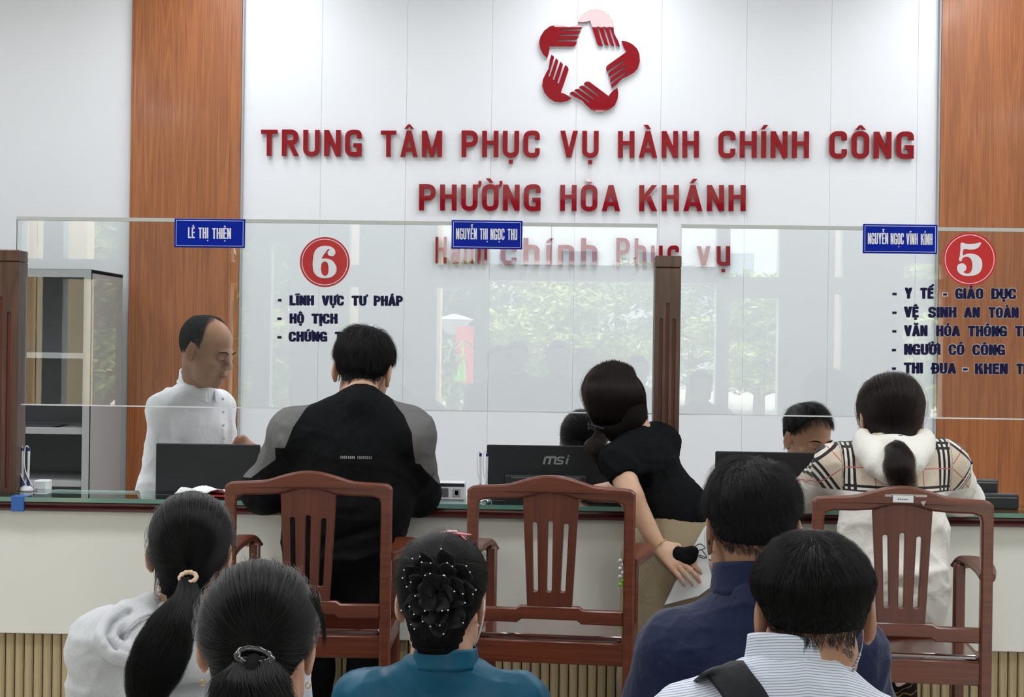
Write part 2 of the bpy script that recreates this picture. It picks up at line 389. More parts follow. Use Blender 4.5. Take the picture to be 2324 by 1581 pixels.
M_clear = clear_panel('clear_acrylic', (.965, .978, .975))
M_ledgeglass = clear_panel('green_tint_glass', (.70, .84, .79), 1.6)
# ------------------------------------------------------------------ room shell
XW = 8.0; RY = -7.6; WY = 10.0
floor = MB().box(-XW, XW, RY, WY + .2, -.2, 0).build('floor', M_floor); tag(floor, kind='structure')
ceil_ = MB().box(-XW, XW, RY, WY + .2, CEIL, CEIL + .2).build('ceiling', M_ceil); tag(ceil_, kind='structure')
for nm, x0 in (('wall_left', -XW - .2), ('wall_right', XW)):
    tag(MB().box(x0, x0 + .2, RY, WY + .2, 0, CEIL).build(nm, M_wall), kind='structure')
wb = MB().box(-XW, XW, WY + .012, WY + .2, 0, CEIL).build('wall_back', M_wall); tag(wb, kind='structure')
xl0, xl1 = at(297, 300, WY - .05).x, at(547, 300, WY - .05).x
xr0 = at(2134, 300, WY - .05).x; xr1 = xr0 + 1.0
joints = [729, 922, 1115, 1307, 1499, 1692, 1884, 2081]
xs = [xl1] + [at(j, 300, WY).x for j in joints] + [xr0]
for i in range(len(xs) - 1):
    MB().box(xs[i] + .0005, xs[i + 1] - .0005, WY - .006, WY + .02, 0, CEIL, bev=.0006).build('wall_board', M_panel, wb)
MB().box(-XW, xl0, WY - .006, WY + .02, 0, CEIL).build('wall_board', M_wall, wb)
for (a, b, nm, nbd) in ((xl0, xl1, 'wood_column', 2), (xr0, xr1, 'wood_column', 2)):
    c = MB().box(a + .004, b - .004, WY - .05, WY + .02, 0, CEIL).build(nm, M_walnut); tag(c, kind='structure')
    c['label'] = ('brown wood laminate column behind the standing clerk' if a < 0 else 'brown wood laminate column behind the red number five sign')
    if a < 0:
        MB().box(b - .075, b, WY - .058, WY - .05, 0, CEIL, bev=.002).build('edge_strip', M_walnut, c)
        MB().box(a, a + .012, WY - .056, WY - .05, 0, CEIL, bev=.002).build('edge_strip', M_walnut, c)
        MB().box(b, b + .012, WY - .05, WY, 0, CEIL, bev=.002).build('metal_corner_strip', M_grey, c)
    else:
        MB().box(a, a + .05, WY - .056, WY - .05, 0, CEIL, bev=.002).build('edge_strip', M_walnut, c)
        MB().box(a - .012, a, WY - .05, WY, 0, CEIL, bev=.002).build('metal_corner_strip', M_grey, c)
# ------------------------------------------------------------------ red wall lettering (one thing per line, one part per word)
def line_of_words(name, label, words, Y, depth, w, t, gap, m, stand=.012):
    root = empty(name, (at(words[0][1], words[0][3], Y)), label, 'sign lettering')
    for (s, x0, x1, yb0, yb1, ch) in words:
        mb = MB(); word_on(mb, s, at(x0, yb0, Y), at(x1, yb1, Y), ch / sp(Y), Y, depth, w, t, gap, standoff=stand)
        mb.build('word', m, root, fix=False)
    return root
YL = WY - .008
line_of_words('wall_lettering', 'top line of large dark red capital letters on the white wall', [
    ('TRUNG', 594, 822, 355, 356, 59.5), ('TÂM', 865, 1004, 357, 357.5, 59.5), ('PHỤC', 1048, 1225, 357.5, 358, 59.5), ('VỤ', 1271, 1358, 358, 358.5, 60),
    ('HÀNH', 1402, 1585, 359, 359, 60), ('CHÍNH', 1629, 1834, 359, 360, 60), ('CÔNG', 1880, 2071, 360, 361, 60)], YL, .022, .60, .178, .155, M_redletter)
line_of_words('wall_lettering', 'second line of dark red capital letters, just above the clear screens', [
    ('PHƯỜNG', 952, 1227, 478.5, 479, 59), ('HÒA', 1271, 1407, 479.5, 480, 59), ('KHÁNH', 1450, 1691, 480, 480, 59)], YL, .022, .60, .178, .155, M_redletter)
line_of_words('wall_lettering', 'lowest line of red wall letters, seen through the middle clear screen', [
    ('Hành', 989, 1106, 598, 599, 60), ('chính', 1136, 1355, 600, 601, 60), ('Phục', 1398, 1540, 601, 602, 60), ('vụ', 1580, 1656, 603, 603, 60)], YL, .022, .56, .15, .20, M_redletter)
# ------------------------------------------------------------------ emblem: five hands round a star
lc = (925, 862); hand = [(862, 366), (780, 368), (725, 380), (665, 387), (600, 372), (500, 360), (415, 377), (335, 437), (283, 520), (264, 600), (281, 690), (322, 765), (375, 815),
    (396, 760), (407, 705), (407, 652), (735, 656), (763, 642), (779, 618), (783, 588), (520, 584), (515, 575), (520, 564), (780, 560), (798, 540), (810, 512), (548, 508), (541, 498), (548, 488), (806, 485), (826, 465), (836, 440), (573, 437), (567, 427), (573, 418), (842, 414), (856, 392)]
kpx = 1 / 6.081
emb = empty('star_of_hands_emblem', at(1332, 141, YL), 'round red emblem of five hands forming a star, above the wall lettering', 'emblem')
for k in range(5):
    a = -2 * math.pi * k / 5; pts = []
    for (x, y) in hand:
        dx, dy = (x - lc[0]) * kpx, (y - lc[1]) * kpx
        rx = dx * math.cos(a) - dy * math.sin(a); ry = dx * math.sin(a) + dy * math.cos(a)
        p = at(1332.2 + rx, 141.5 + ry, YL); pts.append((p.x, p.z))
    MB().prism(pts, y0=YL - .034, y1=YL - .012, bev=.0015).build('hand', M_redletter, emb)
    base = MB().prism(pts, y0=YL - .012, y1=YL + .002).build('backing', M_white, emb)
# ------------------------------------------------------------------ steel cabinet
cy0, cy1 = 9.12, 9.80
cr = at(205, 800, cy0).x; cl = cr - 1.0; ct = at(120, 611, cy0).z
cab = empty('steel_cabinet', ((cl + cr) / 2, cy0, 0), 'tall grey steel cabinet with open shelves against the wall at the left', 'cabinet')
b = MB()
for (x0, x1) in ((cl, cl + .02), (cr - .02, cr)): b.box(x0, x1, cy0, cy1, 0, ct)
b.box(cl, cr, cy0, cy1, ct - .02, ct); b.box(cl, cr, cy0, cy1, 0, .06)
b.build('body', M_grey, cab)
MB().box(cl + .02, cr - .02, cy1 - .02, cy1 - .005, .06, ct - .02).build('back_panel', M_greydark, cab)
f = MB().box(cl, cl + .045, cy0 - .004, cy0 + .02, 0, ct).box(cr - .045, cr, cy0 - .004, cy0 + .02, 0, ct).box(cl + .045, cr - .045, cy0 - .004, cy0 + .02, ct - .048, ct - .002); f.build('front_frame', M_grey, cab)
for (py, ph) in ((800, 13), (970, 15), (1090, 14)):
    z1 = at(120, py, cy0).z; MB().box(cl + .02, cr - .02, cy0 + .01, cy1 - .02, z1 - ph / 362, z1, bev=.002).build('shelf', M_grey, cab)
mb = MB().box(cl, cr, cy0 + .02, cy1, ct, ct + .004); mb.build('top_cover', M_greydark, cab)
z1 = at(120, 970, cy0).z
pp = MB()
for k in range(3): pp.box(cr - .55 + .02 * k, cr - .25 + .02 * k, cy0 + .03, cy0 + .25, z1 + .004 * k, z1 + .004 * k + .003)
tag(pp.build('paper_stack', mat('dark_folder', (60, 64, 70), .6)), 'thin dark folders lying on the middle cabinet shelf', 'folders')
# ------------------------------------------------------------------ counter
KY = 4.62; KZ = 1.003; kx0, kx1 = -2.6, 2.6
ctr = empty('service_counter', (0, KY, 0), 'long cream service counter with dark red edge and slatted base', 'counter')
prof = [(KY + .02, KZ - .048), (KY + .004, KZ - .044), (KY - .004, KZ - .036), (KY + .003, KZ - .030), (KY - .003, KZ - .024), (KY + .001, KZ - .0145), (KY + .26, KZ - .0145), (KY + .26, KZ - .048)]
mb = MB(); n = len(prof); mb.add([(x, p[0], p[1]) for x in (kx0, kx1) for p in prof], [tuple(range(n)), tuple(range(n, 2 * n))[::-1]] + [(i, (i + 1) % n, (i + 1) % n + n, i + n) for i in range(n)])
mb.build('edge_moulding', M_mould, ctr)
zc = .558
MB().box(kx0, kx1, KY + .04, KY + .08, zc, KZ - .048, bev=.002).build('front_board', M_cream, ctr)
MB().box(kx0, kx1, KY + .085, KY + .1, 0, zc + .01).build('base_backing', M_slatgap, ctr)
MB().box(kx0, kx1, KY + .05, KY + .6, .0, .06).build('plinth', M_slatgap, ctr)
me_slat = None; step = .0305; nx = int((kx1 - kx0) / step)
for i in range(nx):
    if me_slat is None:
        o = MB().box(0, step - .0035, 0, .02, 0, zc - .062, bev=.004).build('wood_slat', M_slat, ctr, world=False); me_slat = o.data
    else:
        o = bpy.data.objects.new('wood_slat', me_slat); link(o, ctr)
    o.location = (kx0 + i * step, .062, .06)
MB().box(kx0, kx1, KY + .26, KY + .28, .70, KZ - .0145).build('rear_board', M_cream, ctr)
MB().box(kx0, kx1, KY + .26, KY + .60, .72, .745, bev=.002).build('desk_top', M_cream, ctr)
for x in (kx0, -.9, .85, kx1 - .03): MB().box(x, x + .03, KY + .1, KY + .59, 0, .72).build('support_board', M_cream, ctr)
gl = empty('glass_worktop', (0, KY, KZ), 'green-tinted glass sheet lying along the top of the counter', 'glass top')
MB().box(kx0, kx1, KY - .003, KY + .262, KZ - .0142, KZ).build('glass_sheet', M_ledgeglass, gl)
MB().box(kx0, kx1, KY - .0045, KY - .003, KZ - .0142, KZ, ).build('polished_edge', M_glassgreen, gl)
M_tape = mat('blue_tape', (40, 96, 168), .45)
tp = MB(); xa, xb = at(27, 1145, KY).x, at(56, 1145, KY).x
tp.box(xa, xb, KY - .008, KY + .002, KZ - .046, KZ + .0015, bev=.001).box(xa - .004, xb + .006, KY - .006, KY + .05, KZ + .0004, KZ + .002)
tag(tp.build('blue_tape', M_tape), 'piece of blue tape folded over the counter edge beside the left post', 'tape')
# ------------------------------------------------------------------ posts
def post(px0, px1, ptop, Yf, label):
    x0, x1 = at(px0, 900, Yf).x, at(px1, 900, Yf).x; zt = at((px0 + px1) / 2, ptop, Yf).z; wd = x1 - x0; d = .085
    root = empty('wooden_post', ((x0 + x1) / 2, Yf, KZ), label, 'post')
    zc_ = zt - .040
    MB().box(x0 + .002, x1 - .002, Yf + .006, Yf + d, KZ, zc_).build('core', M_groove, root)
    xm = (x0 + x1) / 2; holes = []
    for dx, top in ((-.25, .165), (0, .115), (.25, .165)):
        c = xm + dx * wd; h = wd * .055; holes.append(rounded([(c - h, KZ + .012), (c + h, KZ + .012), (c + h, zc_ - top), (c - h, zc_ - top)], h * .95, 4))
    MB().prism([(x0, KZ + .0005), (x1, KZ + .0005), (x1, zc_), (x0, zc_)], holes, Yf, Yf + .0065, bev=.0012).build('grooved_face', M_post, root)
    MB().box(x1 - .0025, x1, Yf + .0065, Yf + d, KZ, zc_).box(x0, x0 + .0025, Yf + .0065, Yf + d, KZ, zc_).box(x0, x1, Yf + d - .002, Yf + d, KZ, zc_).build('side_board', M_post, root)
    MB().box(x0 - .001, x1 + .001, Yf - .001, Yf + d + .001, zc_ + .0015, zt, bev=.003).build('cap', M_post, root)
PY = 4.745
post(-42, 38, 566, PY, 'dark brown wooden post with red grooves at the left end of the screens')
post(1484, 1542, 580, PY, 'dark brown wooden post with red grooves between the two clear screens')
# ------------------------------------------------------------------ clear screens with signs
GY = 4.782
def screen(px0, px1, pt, pb, label):
    x0, x1 = at(px0, 700, GY).x, at(px1, 700, GY).x; zt = at((px0 + px1) / 2, pt, GY).z; zb = at((px0 + px1) / 2, pb, GY).z
    root = empty('clear_screen', ((x0 + x1) / 2, GY, KZ), label, 'screen')
    MB().box(x0, x1, GY, GY + .008, zb, zt).build('clear_sheet', M_clear, root)
    MB().box(x0, x1, GY - .001, GY + .009, zt - .011, zt + .001).build('top_edge_strip', mat('screen_top_edge', (184, 188, 184), .35), root)
    MB().box(x0, x1, GY - .0005, GY + .0085, zb - .0035, zb + .0005).box(x0 - .001, x0 + .0015, GY - .0005, GY + .0085, zb, zt).box(x1 - .0015, x1 + .001, GY - .0005, GY + .0085, zb, zt).build('polished_edge', M_white, root)
screen(34, 1490, 500, 927, 'long clear screen left of the grooved middle post, above the counter')
screen(1544, 2700, 516, 947, 'clear screen right of the grooved middle post, carrying the number five sign')
def disc(cx, cy, rad, digit, label):
    c = at(cx, cy, GY); r = rad / sp(GY); root = empty('number_sign', c, label, 'sign')
    MB().lathe([(r, -.0006), (r, .0018), (r * .985, .002)], c - Vector((0, .0006, 0)), 64, 'Y').build('red_disc', M_red if digit == '5' else mat('sign_red_dark', (182, 14, 22), .3, coat=.4), root)
    ring = MB()
    a = [(c.x + r * .925 * math.cos(i * math.pi / 36), c.z + r * .925 * math.sin(i * math.pi / 36)) for i in range(72)]
    b_ = [(c.x + r * .90 * math.cos(i * math.pi / 36), c.z + r * .90 * math.sin(i * math.pi / 36)) for i in range(72)]
    ring.prism(a, [b_], c.y - .0032, c.y - .0026); ring.build('ring', M_signw, root)
    if digit == '6':
        out = [(1455, 350), (1440, 375), (1418, 400), (1406, 430), (1430, 425), (1470, 432), (1505, 450), (1530, 485), (1540, 515), (1532, 560), (1500, 592), (1455, 606), (1400, 604), (1360, 585), (1333, 550), (1323, 500), (1325, 440), (1335, 380), (1358, 340), (1395, 318), (1440, 312), (1490, 320), (1520, 345), (1530, 375), (1515, 402), (1488, 407), (1465, 395), (1458, 372), (1468, 355), (1480, 350), (1470, 343)]
        hol = [(1435, 455), (1408, 468), (1400, 500), (1400, 540), (1410, 570), (1435, 585), (1458, 572), (1466, 540), (1465, 495), (1455, 465)]
        tr = lambda p: at(380 + p[0] / 4.007, 480 + p[1] / 4.007, GY)
        P_ = [tr(p) for p in cat(out, 4)]; Q_ = [tr(p) for p in cat(hol, 4)]
        MB().prism([(p.x, p.z) for p in P_], [[(p.x, p.z) for p in Q_]], c.y - .0055, c.y - .0024, bev=.0008).build('digit', M_signw, root)
    else:
        out = [(950, 280), (1000, 290), (1060, 290), (1128, 278), (1112, 315), (1080, 335), (1030, 342), (974, 338), (968, 392), (1000, 380), (1050, 378), (1100, 395), (1132, 432), (1140, 480), (1128, 530), (1095, 562), (1040, 577), (980, 575), (940, 558), (918, 528), (916, 495), (930, 472), (960, 464), (985, 475), (998, 500), (990, 528), (972, 540), (985, 552), (1015, 556), (1042, 535), (1052, 490), (1045, 440), (1022, 410), (990, 405), (962, 420), (955, 442), (940, 447), (930, 430), (938, 400), (945, 340)]
        tr = lambda p: at(1940 + p[0] / 3.953, 480 + p[1] / 3.953, GY)
        P_ = [tr(p) for p in cat(out, 4)]
        MB().prism([(p.x, p.z) for p in P_], [], c.y - .0045, c.y - .0024).build('digit', M_signw, root)
disc(737.5, 594.5, 57, '6', 'round red sign with a white number six on the clear screen')
disc(2200, 588, 60, '5', 'round red sign with a white number five on the right-hand clear screen')
def vinyl(name, label, rows, ch, outline=True):
    r0 = rows[0]; root = empty(name, at(r0[1], r0[3], GY), label, 'sign lettering')
    for (s, x0, x1, yb) in rows:
        if s == '-':
            a = at(x0, yb + 2.6, GY); b_ = at(x1, yb - 2.6, GY)
            mb = MB().box(a.x, b_.x, GY - .0024, GY - .0014, a.z, b_.z); mb.build('dash', M_navy, root)
            MB().box(a.x - .0025, b_.x + .0025, GY - .0014, GY - .0004, a.z - .0025, b_.z + .0025).build('dash_outline', M_signw, root); continue
        w_, t_, g_ = (.56, .20, .075)
        mb = MB(); word_on(mb, s, at(x0, yb, GY), at(x1, yb, GY), ch / sp(GY), GY, .001, w_, t_, g_, standoff=.0014); mb.build('word', M_navy, root, fix=False)
        mb = MB(); word_on(mb, s, at(x0, yb, GY), at(x1, yb, GY), ch / sp(GY), GY, .0009, w_, t_, g_, grow=.0019, standoff=.0004); mb.build('word_outline', M_signw, root, fix=False)
vinyl('screen_lettering', 'three navy lines of capitals under the number six sign, on the clear screen', [
    ('-', 631, 639, 681), ('LĨNH', 658, 712, 692), ('VỰC', 731, 780, 692.3), ('TƯ', 799, 831, 692.7), ('PHÁP', 849, 914, 693),
    ('-', 630, 639, 723), ('HỘ', 658, 689.5, 733), ('TỊCH', 708, 765.5, 733.5), ('-', 630, 639, 765), ('CHỨNG', 656, 742, 774), ('THỰC', 761, 827, 774.5)], 21.3)
vinyl('screen_lettering', 'five navy lines of capitals under the number five sign, on the clear screen', [
    ('-', 2025, 2034.5, 667), ('Y', 2054, 2069.5, 676.6), ('TẾ', 2089, 2118, 677), ('-', 2140, 2149, 668), ('GIÁO', 2168, 2231, 677.5), ('DỤC', 2250, 2305.5, 678),
    ('-', 2025, 2034.5, 709.5), ('VỆ', 2052.5, 2084, 719.3), ('SINH', 2107, 2170, 719.8), ('AN', 2188, 2223, 720.2), ('TOÀN', 2243.5, 2311, 720.6),
    ('-', 2025, 2034, 751.5), ('VĂN', 2052.5, 2104, 761.7), ('HÓA', 2125, 2178, 762), ('THÔNG', 2197, 2284.5, 762.7), ('TIN', 2304, 2345, 763),
    ('-', 2024, 2033, 794), ('NGƯỜI', 2052.5, 2133.5, 804), ('CÓ', 2153, 2188, 804.6), ('CÔNG', 2207, 2280, 805),
    ('-', 2024, 2033, 836), ('THI', 2052, 2093.5, 846.4), ('ĐUA', 2115, 2169, 847), ('-', 2185, 2196, 838), ('KHEN', 2213, 2286.5, 848), ('THƯỞNG', 2307, 2400, 848.6)], 23)
def plate(x0, x1, y0, y1, words, ch, label, tilt=.006):
    a = at(x0, y1, GY); b_ = at(x1, y0, GY); root = empty('name_plate', ((a.x + b_.x) / 2, GY, a.z), label, 'name plate')
    MB().box(a.x, b_.x, GY - .004, GY - .001, a.z, b_.z, bev=.0006).build('plate', M_blue, root)
    fr = MB(); i = .0055; j = .0068
    fr.prism([(a.x + i, a.z + i), (b_.x - i, a.z + i), (b_.x - i, b_.z - i), (a.x + i, b_.z - i)], [[(a.x + j, a.z + j), (b_.x - j, a.z + j), (b_.x - j, b_.z - j), (a.x + j, b_.z - j)]], GY - .0048, GY - .0039)
    fr.build('border', M_signw, root)
    for (s, wx0, wx1, yb) in words:
        mb = MB(); word_on(mb, s, at(wx0, yb, GY), at(wx1, yb, GY), ch / sp(GY), GY, .0009, .36, .135, .05, standoff=.0039); mb.build('word', M_signw, root, fix=False)
plate(396, 557, 497.5, 561, [('LÊ', 427.5, 443, 540.3), ('THỊ', 451, 473.5, 541), ('THIỆN', 482, 525, 542)], 24.5, 'blue name plate on the screen edge above the white-shirted clerk')
plate(1024.5, 1186, 501, 564, [('NGUYỄN', 1035, 1082.5, 543), ('THỊ', 1089, 1107, 543.5), ('NGỌC', 1113, 1145, 544), ('THU', 1152, 1174, 544.5)], 25, 'blue name plate on the screen edge below the second line of wall letters')
plate(1957.5, 2127, 510, 574.5, [('NGUYỄN', 1969, 2015, 554), ('NGỌC', 2020.5, 2050.5, 554.5), ('VĨNH', 2056, 2082, 555), ('KÍNH', 2089, 2115.5, 555.5)], 25, 'blue name plate beside the number five sign on the right-hand screen')
# ------------------------------------------------------------------ ceiling lamps (fixtures round the lamps set at the top)
for (lx, ly) in LAMPS:
    r_ = empty('ceiling_light', (lx, ly, CEIL), 'square white ceiling light panel', 'ceiling light', 'ceiling lights')
    MB().box(lx - .42, lx + .42, ly - .42, ly + .42, CEIL - .06, CEIL, bev=.004).build('frame', M_white, r_)
# ------------------------------------------------------------------ wall behind the camera (seen mirrored in the screens)
VY = 2 * GY - RY
def rx(px): return at(px, 780, VY).x
def rz(py, px=1200): return at(px, py, VY).z
holes = []
def hole(x0, x1, y0, y1=None):
    z0 = .02 if y1 is None else rz(y1); holes.append([(rx(x0), z0), (rx(x1), z0), (rx(x1), rz(y0)), (rx(x0), rz(y0))])
for (a, b_, lo, up0, up1) in ((45, 95, 640, 480, 600), (140, 262, 645, 480, 600), (520, 570, 650, 553, 602), (612, 657, 562, None, None), (790, 812, 655, 505, 605), (990, 1075, 655, 470, 603), (1655, 1767, 670, 480, 622), (1893, 1911, 658, 480, 620), (2050, 2140, 645, 587, 622)):
    hole(a, b_, lo)
    if up0: hole(a, b_, up0, up1)
hole(1107, 1625, 637); hole(1107, 1247, 470, 600); hole(1250, 1625, 470, 600)
M_in = mat('inner_wall_grey', (150, 155, 158), .6)
wf = MB().prism([(-XW, 0), (XW, 0), (XW, CEIL), (-XW, CEIL)], holes, RY - .2, RY).build('wall_front', M_in); tag(wf, kind='structure')
# ------------------------------------------------------------------ outside the entrance (only seen mirrored in the screens)
tag(MB().box(-60, 60, -90, RY - .2, -.4, -.15).build('ground', mat('pale_paving', (190, 186, 176), .8, var=(.6, (160, 160, 150), .4, .6))), kind='structure')
M_beige = mat('beige_pillar', (214, 190, 152), .7)
M_foliage = mat('foliage', (88, 124, 44), .6, var=(1.2, (170, 184, 70), .42, .62))
M_foliage2 = mat('dark_foliage', (52, 92, 44), .6, var=(1.0, (110, 146, 60), .42, .65))
M_bark = mat('bark', (96, 80, 62), .8)
def vat(px, py, Y): return at(px, py, 2 * GY - Y)   # world x,z of something mirrored at pixel, standing at world Y (<0)
rg = random.Random(5)
def pillar(px0, px1, Y, m, nm='beige_pillar', lab='beige pillar outside the entrance'):
    a, b_ = vat(px0, 700, Y), vat(px1, 700, Y); o = MB().box(a.x, b_.x, Y - .3, Y, -.15, 5.5, bev=.01).build(nm, m); tag(o, lab, 'pillar', 'pillars outside the entrance')
pillar(44, 63, -9.2, M_beige); pillar(83, 97, -9.2, M_beige); pillar(138, 196, -9.2, M_beige); pillar(786, 815, -9.2, M_beige); pillar(985, 1000, -9.2, M_beige); pillar(1890, 1914, -9.2, M_beige)
def leafcloud(mb, c, r, n, size):
    for _ in range(n):
        u = Vector((rg.gauss(0, 1), rg.gauss(0, 1), rg.gauss(0, 1))).normalized() * (rg.random() ** .4)
        p = Vector(c) + Vector((u.x * r[0], u.y * r[1], u.z * r[2])); a = Vector((rg.gauss(0, 1), rg.gauss(0, 1), rg.gauss(0, .5))).normalized() * size * rg.uniform(.6, 1.3)
        b_ = a.cross(Vector((rg.gauss(0, .4), rg.gauss(0, .4), 1))).normalized() * size * .5
        mb.add([p - a, p + b_, p + a, p - b_], [(0, 1, 2, 3)])
def tree(x, y, h, spread, n, m, layers, label):
    root = empty('tree', (x, y, -.15), label, 'tree', 'trees outside the entrance')
    mb = MB().tube([(x, y, -.2), (x + .05, y, h * .5), (x, y, h * .95)], [.16, .11, .04], 8)
    cr_ = MB()
    for k in range(layers):
        z = h * (.30 + .70 * k / max(1, layers - 1)); rad = spread * (1 - .45 * k / max(1, layers - 1))
        for j in range(7):
            a = rg.uniform(0, 6.28); q = rad * rg.uniform(.2, .85); c = (x + q * math.cos(a), y + q * math.sin(a), z + rg.uniform(-.25, .25))
            mb.tube([(x, y, z - .5), c], [.04, .015], 5); leafcloud(cr_, c, (rad * .42, rad * .42, .32), n * 2, .095)
    mb.build('trunk', M_bark, root); o = cr_.build('foliage', m, root, fix=False); o['kind'] = 'stuff'
for (px, yt, Y, sprd, m, lab) in ((1275, 668, -24, 3.0, M_foliage, 'light green layered tree outside, mirrored in the middle of the long screen'), (1150, 646, -33, 3.6, M_foliage2, 'dark bushy tree outside, mirrored left of the light green one'), (1400, 640, -36, 4.2, M_foliage2, 'tall dark tree outside, mirrored right of the light green one'), (1570, 655, -31, 3.2, M_foliage2, 'dark bushy tree outside, mirrored just right of the middle post'),
        (1725, 668, -26, 2.2, M_foliage, 'yellow-green tree outside, mirrored under the right-hand screen'), (1030, 650, -22, 1.5, M_foliage2, 'narrow tree outside, mirrored behind the red banner'), (640, 560, -17, 1.3, M_foliage2, 'tree outside, mirrored below the number six sign'), (545, 548, -12.5, .9, M_foliage, 'leafy tree outside, mirrored beside the white-shirted clerk'),
        (232, 520, -12, 1.0, M_foliage, 'leafy tree outside, mirrored over the cabinet side'), (72, 520, -12.5, .9, M_foliage, 'leafy tree outside, mirrored beside the left post'), (2095, 560, -15, 1.3, M_foliage, 'tree outside, mirrored beside the number five sign')):
    p = vat(px, yt, Y); tree(p.x, Y, p.z + .15, sprd, 110, m, 5, lab)
bd = empty('apartment_building', (2, -60, 0), 'pale multi-storey building beyond the trees', 'building')
MB().box(-30, 30, -64, -60, -.2, 13).build('wall', mat('pale_facade', (222, 224, 226), .8), bd)
MB().box(-30.5, 30.5, -64, -59.5, 13, 13.5).build('roof', M_grey, bd)
win = None
for fl in range(4):
    for i in range(16):
        if win is None: win = MB().box(0, 1.8, 0, .12, 0, 1.5, bev=.03).build('window', mat('far_window', (120, 140, 150), .2), bd, world=False)
        elif True:
            o = bpy.data.objects.new('window', win.data); link(o, bd); o.location = (-31 + i * 3.7, -.1, 1.6 + fl * 3.1); continue
        win.location = (-31 + i * 3.7, -.1, 1.6 + fl * 3.1)
a, b_ = vat(1036, 740, -13), vat(1076, 870, -13)
tag(MB().box(a.x, b_.x, -13.05, -13, b_.z, a.z).build('red_banner', mat('banner_red', (210, 40, 52), .7)), 'red banner standing outside the entrance', 'banner')
a, b_ = vat(1030, 770, -12.6), vat(1058, 865, -12.6)
tag(MB().prism([(a.x, b_.z), (b_.x, b_.z), (b_.x - .05, a.z - .1), ((a.x + b_.x) / 2 + .03, a.z), (a.x + .12, (a.z + b_.z) / 2)], y0=-12.62, y1=-12.58).build('green_flag', mat('flag_green', (120, 220, 40), .7)), 'bright green flag outside the entrance', 'flag')
c = vat(1032, 725, -15)
lt = empty('garden_lamp', (c.x, -15, -.15), 'garden lamp with a flat cap outside the entrance', 'lamp')
MB().tube([(c.x, -15, -.15), (c.x, -15, c.z - .25)], .05, 8).build('pole', M_greydark, lt)
MB().lathe([(.14, c.z - .25), (.26, c.z - .02), (.36, c.z), (.02, c.z + .1)], (c.x, -15, 0), 14).build('lamp_head', M_grey, lt)
pc = vat(1028, 860, -10.6); pl = empty('leafy_plant', (pc.x, -10.6, -.15), 'spiky leafy plant outside the entrance', 'plant'); mb = MB()
for _ in range(70):
    an = rg.uniform(0, 6.28); L = rg.uniform(.35, .7); z0 = rg.uniform(.4, 1.5); q = [Vector((pc.x, -10.6, z0)) + Vector((math.cos(an), math.sin(an), 0)) * L * t + Vector((0, 0, L * (1.1 * t - 1.2 * t * t))) for t in (0, .35, .7, 1)]
    s = Vector((-math.sin(an), math.cos(an), 0)) * .022
    mb.add([q[0] - s, q[0] + s, q[1] - s, q[1] + s, q[2] - s * .8, q[2] + s * .8, q[3]], [(0, 1, 3, 2), (2, 3, 5, 4), (4, 5, 6)])
mb.build('leaves', M_foliage2, pl, fix=False); MB().tube([(pc.x, -10.6, -.15), (pc.x, -10.6, 1.5)], .03, 6).build('stem', M_bark, pl)
